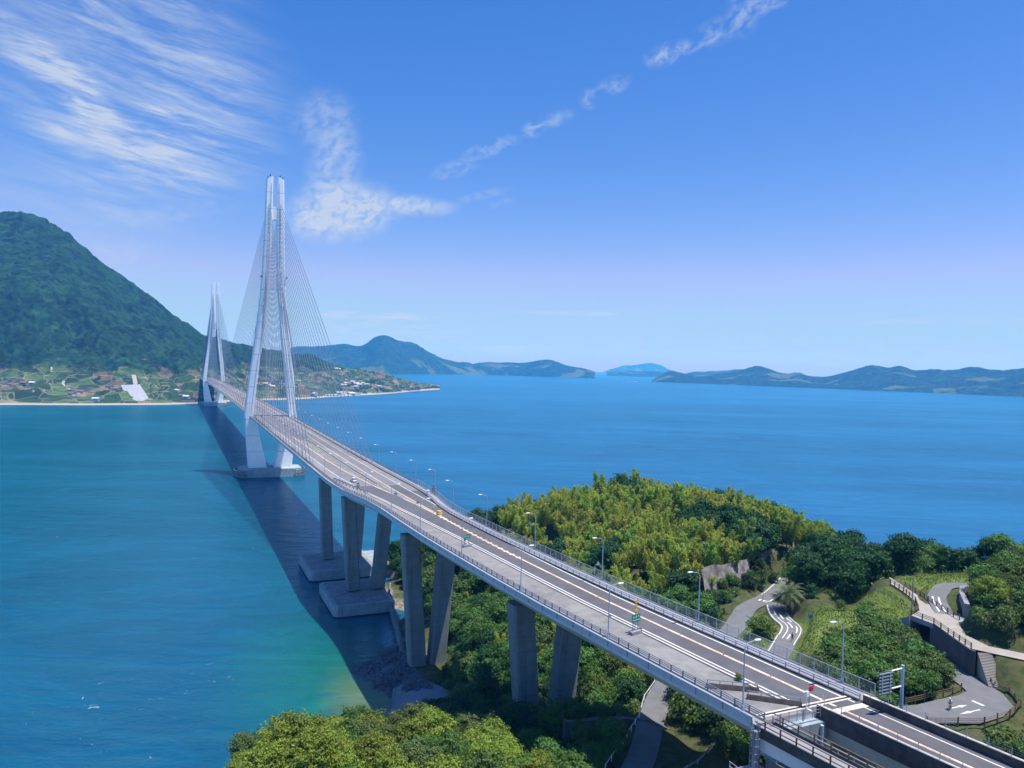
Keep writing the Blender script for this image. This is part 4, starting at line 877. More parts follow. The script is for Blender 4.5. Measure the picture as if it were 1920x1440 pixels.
# brown post-and-rail fences
def fence(name, label, line, zf, h=1.1, step=1.8, mtl='wood', bars=(.45, .75, 1.02), group=None):
    root = empty(name, label, 'fence', W(line[0][0], line[0][1], zf(*line[0])), group=group); mb = MB()
    pts = []
    for (a, b), (c, d) in zip(line[:-1], line[1:]):
        n = max(1, int(math.hypot(c-a, d-b)/step))
        for k in range(n): pts.append((a+(c-a)*k/n, b+(d-b)*k/n))
    pts.append(line[-1]); Pz = [(u, v, zf(u, v)) for u, v in pts]
    for z_ in bars: mb.tube([W(u, v, z+z_) for u, v, z in Pz], .055, 4)
    P(mb.build('rail', M_[mtl]), root)
    for u, v, z in Pz:
        mb = MB(); mb.box(W(u, v, z+h/2-.1), (.15, .15, h+.2), TH); P(mb.build('post', M_[mtl]), root)
fence('timber_fence', 'brown railing along the edge of the paved path above the retaining wall', [(-483.9,76.4),(-489.2,73.8),(-495.3,69.6),(-499.0,65.6),(-500.8,61.4),(-505.8,61.05),(-510.4,58.6),(-516.9,55.4)], lambda u, v: UPZ)
fence('timber_fence', 'brown railing on the far edge of the paved path facing the curved branch road', [(-486.5,77.7),(-492.5,74.7),(-498.8,71.1),(-506,67.8)], lambda u, v: UPZ)
fence('timber_fence', 'brown railing round the outer bend of the turning loop', [(-521.6,53.6),(-525,53),(-528.6,50),(-530.2,45),(-530.5,38.9),(-529.1,35.2),(-527.4,31),(-527,26)], lambda u, v: LOZ, h=1.25, step=2.3)
fence('timber_fence', 'pale brown railing at the foot of the bushes inside the turning loop', [(-521.5,34),(-521.5,40.2),(-521.4,44.8),(-521,47.4)], lambda u, v: LOZ, step=2.0, bars=(.3, .6, .9))
fence('white_guard_rail', 'white guard rail beside the shaded road below the viaduct', [(-478.7,18.6),(-483.0,13.3),(-488.4,8.6),(-495,1),(-501,-6)], lambda u, v: 26.0+max(0,(u+489)*.08), h=.85, step=2.5, mtl='white', bars=(.75,))
fence('steel_guard_rail', 'curving grey guard rail in the shade beneath the end of the viaduct', [(-502,22),(-503.4,14),(-505.6,6),(-509,-2)], lambda u, v: max(25.4, gz(u, v)), h=.85, step=2.2, mtl='rail_lt', bars=(.5, .78))
# retaining wall below the hedge, seawall, quay, boat ramp, stone revetment
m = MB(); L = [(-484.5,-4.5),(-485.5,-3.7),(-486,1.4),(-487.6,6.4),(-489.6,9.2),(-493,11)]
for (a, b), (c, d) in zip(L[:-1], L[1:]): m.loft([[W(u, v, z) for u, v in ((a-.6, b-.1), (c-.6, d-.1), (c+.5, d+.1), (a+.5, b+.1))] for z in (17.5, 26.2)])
tag(m.build('concrete_wall', M_['shadeconc']), 'shaded concrete wall below the sunlit hedge beside the tallest pier', 'wall')
m = MB(); L = [(-318,9),(-331,5.2),(-345,2),(-360,-.5),(-374,-3.2),(-386,-6)]
for (a, b), (c, d) in zip(L[:-1], L[1:]):
    m.loft([[W(u, v, z) for u, v in ((a, b), (c, d), (c+.3, d+1.4), (a+.3, b+1.4))] for z in (-3, 2.5)])
    m.loft([[W(u, v, z) for u, v in ((a, b+.02), (c, d+.02), (c+.1, d+.5), (a+.1, b+.5))] for z in (2.503, 3.5)])
tag(m.build('sea_wall', M_['conc']), 'dark concrete sea wall along the rocky shore between two viaduct piers', 'sea wall')
m = MB(); m.loft([[W(u, v, z) for u, v in ((-268,10.2),(-290,8.6),(-291,13.6),(-268,15.4))] for z in (-3, 4.0)]); tag(m.build('quay', M_['footing']), 'square concrete quay block at the tip of the wooded cape', 'quay')
m = MB(); m.loft([[W(u, v, z+dz) for (u, v, z) in ((-406,-13.5,1.0),(-404,-5.5,2.4),(-424,-1.0,4.6),(-432,-12,3.9),(-424,-19,1.2))] for dz in (-2, .35)]); tag(m.build('boat_ramp', M_['conc']), 'sloping concrete ramp running down to the pale shallows', 'ramp')
def rock_mb(mb, c, r, seed):
    g = np.random.default_rng(seed); rings = []; n = 7
    for k in range(5):
        ph = -pi/2+pi*(k+.5)/5; rr = r*cos(ph)*(.8+.4*g.random()); rings.append([(c[0]+rr*cos(2*pi*j/n)*(.75+.5*g.random()), c[1]+rr*sin(2*pi*j/n)*(.75+.5*g.random()), c[2]+r*.75*sin(ph)) for j in range(n)])
    mb.loft(rings)
m = MB(); g = np.random.default_rng(5); n = 0
for i in range(1500):
    u = g.uniform(-414, -372); v = g.uniform(-20, -5); z = gz(u, v)
    if -1.0 < z < 3.2: rock_mb(m, W(u, v, z+.15), g.uniform(.35, .95), i); n += 1
tag(m.build('revetment_stones', M_['seastone']), 'heap of pale rocks round the foot of the third pier', 'rocks', kind='stuff')
m = MB(); rock_mb(m, W(-432.3, -52.6, .4), 2.3, 3); tag(m.build('boulder', M_['rock'], smooth=False), 'brown boulder in the water below the corner trees', 'boulder')
m = MB(); rock_mb(m, W(-433.5, -50.2, .5), 1.6, 9); tag(m.build('boulder', M_['rock']), 'smaller grey boulder tucked against the corner trees', 'boulder')
# rock face behind the palm road
RW = [(-452,52),(-450,58),(-448.5,66),(-446,74),(-442.5,82),(-439,90),(-437,97)]
us_ = np.linspace(0, 1, 60); q = np.array(RW, float); cu = np.interp(us_, np.linspace(0, 1, len(q)), q[:, 0]); cv = np.interp(us_, np.linspace(0, 1, len(q)), q[:, 1])
T_, H_ = np.meshgrid(np.arange(60), np.linspace(0, 1, 14), indexing='ij'); nz = fbm(T_*2.1, H_*13, 7, 55, 4)
CUU = cu[T_]+H_*2.2+nz*3.0*(H_*(1.3-H_)+.2); CVV = cv[T_]+nz*1.5; ZZ = 32+H_*7.2+nz*1.2
tag(grid_mesh('rock_face', np.stack([T1[0]+dF[0]*CUU+dR[0]*CVV, T1[1]+dF[1]*CUU+dR[1]*CVV, ZZ], -1), M_['rock'], smooth=False), kind='structure')
m = MB(); SW = [(-505,70.5),(-499.5,76.8),(-496.6,81),(-496.5,87)]
for (a, b), (c, d) in zip(SW[:-1], SW[1:]):
    m.loft([[W(u, v, z) for u, v in ((a, b), (c, d), (c-.8, d+.4), (a-.8, b+.4))] for z in (42, 45.2)])
tag(m.build('stone_wall', M_['stone']), 'grey stone wall curving beside the upper branch path', 'wall')
# ================================================================ vegetation
def leaf_cloud(cent, rad, n, size, g, squash=.8, shell=.55, droop=0., up=.35):
    """n leaf clumps spread through a set of blobs; returns quads and a tint per quad"""
    cent = np.asarray(cent, float); rad = np.asarray(rad, float)
    nc = max(40, n//16); pr = rad**2/np.sum(rad**2); idx = g.choice(len(cent), nc, p=pr)
    d = g.normal(size=(nc, 3)); d /= np.linalg.norm(d, axis=1)[:, None]; d[:, 2] = np.where(d[:, 2] < -.35, -d[:, 2], d[:, 2])
    r = rad[idx]*(shell+(1-shell)*g.random(nc)**.5)*(1+.20*g.normal(size=nc))
    pc = cent[idx]+d*r[:, None]*np.array([1, 1, squash])
    ci = g.integers(0, nc, n); sg = size*(1.1+1.1*g.random(nc))[ci][:, None]
    off_ = g.normal(size=(n, 3))*[1, 1, .55]*sg; p = pc[ci]+off_; d = d[ci]
    nrm = d*.7+g.normal(size=(n, 3))*.5+np.array([0, 0, up])+off_/sg*.35; nrm /= np.linalg.norm(nrm, axis=1)[:, None]
    a = np.cross(nrm, g.normal(size=(n, 3))); a /= np.linalg.norm(a, axis=1)[:, None]
    if droop: a = a*(1-droop)+np.array([0, 0, -1])*droop; a /= np.linalg.norm(a, axis=1)[:, None]
    b = np.cross(nrm, a); s = size*(.6+.8*g.random(n))[:, None]; w = s*(.42 if droop else .62)
    V = np.stack([p-a*s, p-b*w+a*s*.1, p+a*s, p+b*w+a*s*.1], 1)
    blob_t = g.random(len(cent)); tint = .35*blob_t[idx][ci]+.35*g.random(nc)[ci]+.3*g.random(n)
    return V.reshape(-1, 3), tint
def leaf_mesh(name, V, tint, mtl):
    me = bpy.data.meshes.new(name); n = len(V)//4; F = np.arange(4*n).reshape(n, 4); quads(me, V, F)
    a = me.attributes.new('tint', 'FLOAT', 'FACE'); a.data.foreach_set('value', tint.astype(np.float32)); me.materials.append(mtl); return me
def trunk_mb(h, r, g, limbs=5, top=.75, spread=2.0):
    m = MB(); x, y = g.uniform(-.3, .3, 2); m.tube([(0, 0, -1.2), (x*.4, y*.4, h*.3), (x, y, h*top)], r, 7, r*.35)
    for k in range(limbs):
        a = 2*pi*k/limbs+g.uniform(-.4, .4); z = h*(.28+.38*k/limbs); L = spread*g.uniform(.7, 1.1)
        m.tube([(x*.4, y*.4, z), (cos(a)*L*.5, sin(a)*L*.5, z+L*.45), (cos(a)*L, sin(a)*L, z+L*.8)], r*.45, 5, r*.12)
    return m
TREES = {}
def proto_tree(key, name, label, cat, h, R, nb, nl, ls, mtl, seed, group=None, low=.35, br=.42, squash=.85, limbs=5):
    g = np.random.default_rng(seed); root = empty(name, label, cat, (0, 0, -500), group=group)
    trunk_mb(h*.8, h*.028, g, limbs, .8, R*.6).build('trunk', M_['bark'], root)
    cent = []; rad = []
    for i in range(nb):
        a = g.uniform(0, 2*pi); z = g.uniform(0, 1); prof = math.sqrt(max(.05, 1-(1.6*z-.65)**2)) ; q = R*.72*prof*math.sqrt(g.uniform(.15, 1))
        cent.append((cos(a)*q, sin(a)*q, h*(low+(1-low-.12)*z))); rad.append(R*br*g.uniform(.65, 1.2)*(.75+.4*prof))
    V, t = leaf_cloud(cent, rad, nl, ls, g, squash)
    me = leaf_mesh('crown', V, t, LEAF[mtl]); o = bpy.data.objects.new('crown', me); COL.objects.link(o); o.parent = root
    TREES[key] = root; root['used'] = 0; return root
proto_tree('dark1', 'broadleaf_tree', 'x', 'tree', 8.5, 3.9, 22, 3800, .24, 'dark', 1)
proto_tree('dark2', 'broadleaf_tree', 'x', 'tree', 9.5, 3.5, 20, 3800, .24, 'dark', 2, low=.28)
proto_tree('mid1', 'broadleaf_tree', 'x', 'tree', 7.6, 3.7, 24, 4000, .23, 'mid', 3)
proto_tree('mid2', 'broadleaf_tree', 'x', 'tree', 6.6, 3.4, 18, 3600, .23, 'mid', 4, low=.22)
proto_tree('olive1', 'broadleaf_tree', 'x', 'tree', 7.0, 3.6, 20, 3600, .24, 'olive', 5)
proto_tree('lime1', 'broadleaf_tree', 'x', 'tree', 7.5, 4.2, 34, 11000, .145, 'lime', 6, br=.34)
proto_tree('lime2', 'broadleaf_tree', 'x', 'tree', 8.2, 3.9, 30, 10000, .145, 'lime', 7, br=.36)
proto_tree('limeo', 'broadleaf_tree', 'x', 'tree', 7.8, 4.0, 32, 10000, .15, 'olive', 8, br=.34)
proto_tree('limem', 'broadleaf_tree', 'x', 'tree', 7.4, 4.0, 32, 10000, .15, 'mid', 9, br=.34)
proto_tree('bush1', 'bush', 'x', 'bush', 3.0, 2.0, 12, 1800, .17, 'mid', 10, low=.15, br=.5)
proto_tree('bush2', 'bush', 'x', 'bush', 2.6, 2.1, 12, 1800, .17, 'olive', 11, low=.12, br=.5)
proto_tree('bushd', 'bush', 'x', 'bush', 3.4, 2.1, 12, 1800, .17, 'dark', 12, low=.15, br=.5)
def proto_bamboo(key, seed, lean, mtl='bamboo'):
    g = np.random.default_rng(seed); root = empty('bamboo_clump', 'x', 'bamboo', (0, 0, -500)); Vs = []; ts = []; m = MB()
    for k in range(7):
        a = g.uniform(0, 2*pi); q = g.uniform(0, 2.1); H = g.uniform(7.5, 12.8); bx, by = cos(a)*q, sin(a)*q; la = g.uniform(0, 2*pi); L = lean*g.uniform(.6, 1.5)
        f = lambda t: (bx+cos(la)*L*t**2.2, by+sin(la)*L*t**2.2, H*(t-.10*t**4))
        m.tube([f(t) if t else (bx, by, -1.) for t in np.linspace(0, 1, 7)], .06, 5, .015)
        n = 800; t = .25+.75*g.random(n)**.75; c = np.array([f(x) for x in t]); w = .95*np.sin(np.clip((t-.2)/.8, 0, 1)*pi*.92+.12)**.7+.12
        d = g.normal(size=(n, 3)); d[:, 2] *= .5; d /= np.linalg.norm(d, axis=1)[:, None]; p = c+d*(w*(.2+1.0*g.random(n)**.8)*(1+.35*np.sin(t*31+k)))[:, None]; p[:, 2] -= w*.2
        ax = d*.5+np.array([0, 0, -.75])+g.normal(size=(n, 3))*.35; ax /= np.linalg.norm(ax, axis=1)[:, None]
        b = np.cross(ax, g.normal(size=(n, 3))); b /= np.linalg.norm(b, axis=1)[:, None]; s = .25*(.6+.8*g.random(n))[:, None]
        Vs.append(np.stack([p-ax*s, p-b*s*.36, p+ax*s, p+b*s*.36], 1).reshape(-1, 3)); ts.append(np.clip(.25+.5*g.random()+.35*(t-.5)+.25*(g.random(n)-.5), 0, 1))
    m.build('culms', M_['bark'], root)
    me = leaf_mesh('foliage', np.concatenate(Vs), np.concatenate(ts), LEAF[mtl]); o = bpy.data.objects.new('foliage', me); COL.objects.link(o); o.parent = root
    TREES[key] = root; root['used'] = 0
proto_bamboo('bam1', 21, 2.0); proto_bamboo('bam2', 22, 3.0); proto_bamboo('bam3', 23, 2.5, 'bamboo2')
for k in list(TREES): del TREES[k]['used']
_used = set()
def plant(key, u, v, s=1., label=None, group=None, z=None, rz=None, sz=None):
    src = TREES[key]
    if key in _used:
        o = src.copy(); COL.objects.link(o)
        for ch in src.children: c = ch.copy(); COL.objects.link(c); c.parent = o
    else: o = src; _used.add(key)
    o.location = W(u, v, (gzi(u, v) if z is None else z)-.1); o.rotation_euler = (0, 0, random.uniform(0, 2*pi) if rz is None else rz)
    o.scale = (s, s, s*(sz or random.uniform(.9, 1.12)))
    o['label'] = label
    if group: o['group'] = group
    elif 'group' in o: del o['group']
    return o
def clear_of_roads(u, v, mg):
    U = np.array([u]); V = np.array([v])
    for line, hwid, bl in ROADS:
        if polydist(U, V, line)[0][0] < hwid+mg: return False
    if in_poly(U, V, OUT+INN[::-1])[0]: return False
    return True
CROP = [(-483,-9),(-485,12),(-494,12),(-494,-9)]
def scatter(poly, step, pick, seed, mg=1.0, jit=.45, cond=None, under=True):
    g = random.Random(seed); us = [p[0] for p in poly]; vs = [p[1] for p in poly]; out = 0
    u = min(us)
    while u < max(us):
        v = min(vs)
        while v < max(vs):
            a = u+g.uniform(-jit, jit)*step; b = v+g.uniform(-jit, jit)*step; v += step
            if not in_poly(np.array([a]), np.array([b]), poly)[0]: continue
            z = gzi(a, b)
            if z < 1.6: continue
            if cond and not cond(a, b, z, g): continue
            k, s, lab, grp = pick(a, b, z, g)
            hgt_ = {'b': 3.2}.get(k[0], 8.5)*s
            if k.startswith('bam'): hgt_ = 11.5*s
            if not clear_of_roads(a, b, mg+(1.6 if hgt_ > 5 else .6)*s): continue
            if -640 < a < -300 and cc(a)-13 < b < cc(a)+13.5 and z+hgt_ > 39.5: continue
            if any(abs(a-pu) < 4.5 and abs(b-pv) < 10 for pu, pv in ((-396, -1), (-464, 2))): continue
            if a < -529 and cc(a)-11.5 < b < cc(a)+9 and z+hgt_ > 38: continue
            plant(k, a, b, s, lab, grp); out += 1
        u += step
    return out
NB_ = vnoise
def nz(a, b, c, sd): return float(vnoise(np.array([a+2000.]), np.array([b+2000.]), c, sd)[0])
cnt = {}
# bamboo hill on the cape
BAM = [(-352,42),(-372,27),(-400,30),(-430,38),(-447,46),(-448,60),(-444,76),(-440,88),(-446,104),(-446,118),(-428,126),(-400,118),(-372,104),(-352,88),(-342,66),(-343,50)]
def pick_bam(a, b, z, g):
    k = nz(a, b, 16, 91)
    if k > .73: return g.choice(['dark1', 'dark2']), g.uniform(.95, 1.2), 'dark broadleaf tree standing among the yellow-green bamboo on the cape', 'dark trees among the bamboo'
    return g.choice(['bam1', 'bam2', 'bam3']), g.uniform(.7, 1.08), 'feathery yellow-green bamboo clump on the hill of the cape', 'bamboo clumps covering the hill'
cnt['bam'] = scatter(BAM, 4.3, pick_bam, 1, 1.2)
# dark wood on the tip of the cape, and the seaward side
TIP = [(-288,12),(-300,10),(-345,12),(-372,27),(-352,42),(-343,50),(-342,66),(-352,88),(-345,104),(-325,92),(-308,66),(-296,42),(-284,24)]
def pick_tip(a, b, z, g):
    k = nz(a, b, 14, 92)
    key = g.choice(['dark1', 'dark2']) if k < .68 else g.choice(['olive1', 'mid1'])
    return key, g.uniform(.8, 1.15), ('dark' if key[0] == 'd' else 'paler green')+' broadleaf tree in the wood on the tip of the cape beyond the bridge', ('dark' if key[0] == 'd' else 'paler')+' trees on the tip of the cape'
cnt['tip'] = scatter(TIP, 5.6, pick_tip, 2, 1.)
# slope between the bamboo and the viaduct, and the ground beneath the deck
SLP = [(-345,10),(-372,9),(-392,12),(-416,12),(-446,10),(-458,10),(-474,12),(-474,27),(-470,40),(-462,50),(-452,52),(-447,46),(-430,38),(-400,30),(-372,27)]
def pick_slp(a, b, z, g):
    k = nz(a, b, 12, 93)
    if b > 30 and k > .45: key = g.choice(['mid1', 'mid2'])
    else: key = g.choice(['dark1', 'mid2', 'mid1']) if k < .55 else g.choice(['olive1', 'mid1', 'bam2'])
    if key == 'bam2': return key, g.uniform(.6, .75), 'low bamboo clump on the slope beside the viaduct', 'bamboo clumps on the slope beside the viaduct'
    c_ = {'d': 'dark green', 'm': 'mid green', 'o': 'olive green'}[key[0]]
    return key, g.uniform(.7, 1.05), c_+' broadleaf tree on the slope just beyond the viaduct', c_+' trees on the slope beside the viaduct'
cnt['slp'] = scatter(SLP, 4.6, pick_slp, 3, .6)
# shaded valley under and to the left of the viaduct
VAL = [(-402,14),(-414,4),(-424,6),(-440,-2),(-436,-16),(-446,-24),(-462,-26),(-478,-12),(-483,-9),(-478,8),(-470,12),(-446,12),(-416,13)]
def pick_val(a, b, z, g):
    key = g.choice(['mid2', 'dark1', 'mid1', 'olive1']); c_ = {'d': 'dark green', 'm': 'mid green', 'o': 'olive green'}[key[0]]
    return key, g.uniform(.7, 1.0), c_+' broadleaf tree in the shaded valley at the foot of the viaduct piers', c_+' trees in the valley below the piers'
cnt['val'] = scatter(VAL, 4.4, pick_val, 4, .5)
# sunlit crowns in the lower left corner
FG = [(-446,-53),(-436,-44),(-440,-30),(-448,-27),(-462,-27),(-478,-14),(-492,-16),(-510,-16),(-522,-24),(-530,-40),(-527,-50),(-500,-56),(-470,-57)]
def pick_fg(a, b, z, g):
    k = nz(a, b, 11, 94)+ (b+44)*.012
    key = g.choice(['lime1', 'lime2']) if k < .62 else g.choice(['limem', 'limeo', 'lime2', 'limem'])
    nm = {'lime1': 'lime green', 'lime2': 'lime green', 'limem': 'fresh green', 'limeo': 'grey-green'}[key]
    return key, g.uniform(.85, 1.2), nm+' sunlit tree crown in the corner wood nearest the camera', nm+' crowns in the nearest corner wood'
cnt['fg'] = scatter(FG, 5.3, pick_fg, 5, .4)
TREES_N = [('limem', -500, -11, .95, 'fresh green tree standing alone below the viaduct between the corner wood and the road'), ('lime2', -497, -15.5, .8, 'small bright tree at the right end of the corner wood')]
for k, a, b, s, lab in TREES_N: plant(k, a, b, s, lab)
# hedge and bushes above the concrete wall, hillocks beside the road below
GAP = [(-399,9),(-404,13),(-446,13),(-458,11),(-458,-8),(-446,-4),(-424,5),(-412,3)]
def pick_gap(a, b, z, g):
    key = g.choice(['mid2', 'bush1', 'bushd', 'dark1']); c_ = {'mid2': 'green tree', 'bush1': 'green bush', 'bushd': 'dark bush', 'dark1': 'dark tree'}[key]
    return key, g.uniform(.6, .85) if key in ('mid2', 'dark1') else g.uniform(1., 1.5), 'shaded '+c_+' between the third and fourth viaduct piers', c_+'s between the third and fourth piers'
cnt['gap'] = scatter(GAP, 3.2, pick_gap, 16, -.5)
GA2 = [(-386,6),(-386,20),(-402,24),(-430,20),(-430,8),(-404,7)]
def pick_ga2(a, b, z, g): return g.choice(['mid2', 'bush1', 'bushd']), g.uniform(.7, 1.0), 'low leafy tree on the bank just right of the third pier', 'low trees right of the third pier'
cnt['ga2'] = scatter(GA2, 3.0, pick_ga2, 24, -.8)
GA3 = [(-401,5),(-401,12),(-418,12),(-434,9),(-440,-3),(-424,-2),(-411,-3)]
def pick_ga3(a, b, z, g): return g.choice(['mid2', 'bush1', 'bushd', 'bush2']), g.uniform(.55, .85), 'small leafy shrub in the strip behind the third pier and the ramp', 'shrubs behind the third pier'
cnt['ga3'] = scatter(GA3, 2.6, pick_ga3, 25, -.8)
SEA = [(-426,113),(-446,119),(-484,112),(-480,150),(-440,165),(-400,150),(-392,120)]
def pick_sea(a, b, z, g):
    key = g.choice(['dark1', 'mid1', 'mid2']); c_ = {'m': 'mid green', 'd': 'dark'}[key[0]]
    return key, g.uniform(.8, 1.1), c_+' tree on the seaward slope behind the bamboo hill', c_+' trees on the seaward slope'
cnt['sea'] = scatter(SEA, 5.2, pick_sea, 17, .6)
HED = [(-456,12),(-470,11),(-482,3),(-485,6),(-486,9),(-482,12.5),(-475,17),(-462,24),(-450,26)]
def pick_hed(a, b, z, g):
    key = g.choice(['bush1', 'bush2', 'bushd', 'mid2']) ; c_ = {'bush1': 'green', 'bush2': 'olive', 'bushd': 'dark', 'mid2': 'leafy'}[key]
    return key, g.uniform(.7, 1.0) if key == 'mid2' else g.uniform(.8, 1.3), c_+' bush on the bank behind the tallest pier and its wall', c_+' bushes on the bank behind the tallest pier'
cnt['hed'] = scatter(HED, 2.9, pick_hed, 6, -.3)
RB = [(-486,17.5),(-493,15),(-503,14),(-512,12),(-514,20),(-505,26),(-492,27),(-482,24.5)]
def pick_rb(a, b, z, g):
    key = g.choice(['bush1', 'bushd', 'bush1']); c_ = {'bush1': 'green', 'bushd': 'dark'}[key]
    return key, g.uniform(1.1, 1.7), c_+' bush on the mound under the viaduct beside the shaded road', c_+' bushes on the mound under the viaduct'
cnt['rb'] = scatter(RB, 3.0, pick_rb, 7, -.6)
# thicket between the viaduct and the turning loop
THK = [(-493,56),(-498,59),(-501,56),(-507,53),(-513,49.5),(-517,48.5),(-519.5,46),(-520.6,42),(-520.6,36),(-519,30),(-516,24.5),(-507,26),(-503,34),(-499,44),(-499,52)]
def pick_thk(a, b, z, g):
    key = g.choice(['mid2', 'bush1', 'olive1', 'mid1', 'mid2', 'bush1', 'mid1']); big_ = key in ('mid1', 'mid2', 'olive1'); c_ = {'m': 'green leafy tree', 'o': 'olive green tree', 'b': 'low rounded bush'}[key[0]]
    return key, g.uniform(.55, .78) if big_ else g.uniform(1.0, 1.6), c_+' in the thicket between the viaduct fence and the turning loop', c_+'s in the thicket inside the loop'
cnt['thk'] = scatter(THK, 2.9, pick_thk, 8, -.9)
# wood beyond the park, seaward side, and the hillside on the right edge
BCK = [(-444,80),(-452,76),(-458,74),(-468,73),(-475,72),(-480,79),(-478,90),(-481,98),(-484,112),(-478,132),(-462,140),(-446,132),(-440,112),(-437,100)]
def pick_bck(a, b, z, g):
    k = nz(a, b, 15, 95); key = g.choice(['dark1', 'dark2']) if b < 92 or k < .4 else g.choice(['mid1', 'mid2', 'olive1', 'mid1'])
    c_ = {'d': 'dark', 'm': 'mid green', 'o': 'olive'}[key[0]]
    return key, g.uniform(.8, 1.1)*(.86 if b > 92 else 1), c_+' tree in the wood between the palm road and the open sea', c_+' trees between the palm road and the sea'
cnt['bck'] = scatter(BCK, 5.0, pick_bck, 9, .6)
RGT = [(-505,73),(-500,79),(-499,90),(-493,98),(-488,112),(-492,130),(-520,130),(-550,110),(-560,80),(-545,72),(-530,69),(-515,66.5),(-510,69)]
def pick_rgt(a, b, z, g):
    k = nz(a, b, 13, 96); key = g.choice(['mid1', 'mid2', 'limem']) if k < .6 else g.choice(['dark1', 'mid1', 'lime1'])
    c_ = {'d': 'dark', 'm': 'green', 'l': 'fine-leaved green'}[key[0]]
    return key, g.uniform(.6, .85), c_+' tree on the hillside above the paved path at the right edge', c_+' trees on the right-hand hillside'
cnt['rgt'] = scatter(RGT, 4.4, pick_rgt, 10, .4)
LOW = [(-526,57.5),(-531,54.5),(-535,50),(-537,38),(-537,22),(-550,22),(-562,40),(-560,60),(-540,62),(-530,59)]
def pick_low(a, b, z, g):
    key = g.choice(['mid2', 'bush1', 'dark1', 'limem'] if b > 51 else ['bush1', 'bush2']); c_ = {'m': 'mid green tree', 'b': 'bush', 'd': 'dark tree', 'l': 'fresh green tree'}[key[0]]
    return key, (g.uniform(.9, 1.4) if key[0] == 'b' else g.uniform(.5, .7)), c_+' on the bank outside the railing of the turning loop', c_+'s outside the turning loop'
cnt['low'] = scatter(LOW, 2.8, pick_low, 11, -.6)
VA2 = [(-487,-9),(-490,-1),(-491,5),(-500,-6),(-512,-16),(-500,-18)]
def pick_va2(a, b, z, g): return g.choice(['bushd', 'bush1', 'mid2']), g.uniform(.6, .9), 'dark shrub in the deep shade between the low wall and the road below the viaduct', 'shrubs in the shade by the low wall'
cnt['va2'] = scatter(VA2, 2.6, pick_va2, 26, -.7)
VRG = [(-452,50),(-456,55),(-453.5,60),(-451.5,70),(-448,79),(-444,79),(-446,66),(-448,56)]
def pick_vrg(a, b, z, g): return g.choice(['bush1', 'bushd']), g.uniform(.5, .9), 'low bush on the verge below the rock face', 'low bushes below the rock face'
cnt['vrg'] = scatter(VRG, 2.4, pick_vrg, 18, -1.0)
VR2 = [(-444,80),(-452,77),(-458,75),(-462,71),(-460,68.5),(-455,73),(-449,80),(-442,86)]
def pick_vr2(a, b, z, g): return g.choice(['mid2', 'bush1', 'dark1']), g.uniform(.55, .9), 'leafy tree crowding the roadside behind the palm', 'roadside trees behind the palm'
cnt['vr2'] = scatter(VR2, 3.2, pick_vr2, 19, -.6)
RG2 = [(-511.5,64.8),(-517,61.5),(-523,65.8),(-534,70.5),(-548,76),(-548,82),(-530,76),(-512,74),(-507,72),(-508,69)]
def pick_rg2(a, b, z, g):
    key = g.choice(['bush1', 'bush2', 'bushd', 'mid2']); c_ = {'bush1': 'green', 'bush2': 'olive', 'bushd': 'dark', 'mid2': 'leafy'}[key]
    return key, g.uniform(.6, .8) if key == 'mid2' else g.uniform(.8, 1.3), c_+' bush on the bank just right of the paved path', c_+' bushes right of the paved path'
cnt['rg2'] = scatter(RG2, 3.0, pick_rg2, 20, -.8)
RG3 = [(-523.5,57),(-527,58.3),(-540,62),(-546,58),(-537,50),(-531,53.5)]
def pick_rg3(a, b, z, g): return g.choice(['bush1', 'bush2', 'bushd']), g.uniform(.7, 1.1), 'bush between the foot of the steps and the right edge', 'bushes below the paved path by the steps'
cnt['rg3'] = scatter(RG3, 2.8, pick_rg3, 22, -.9)
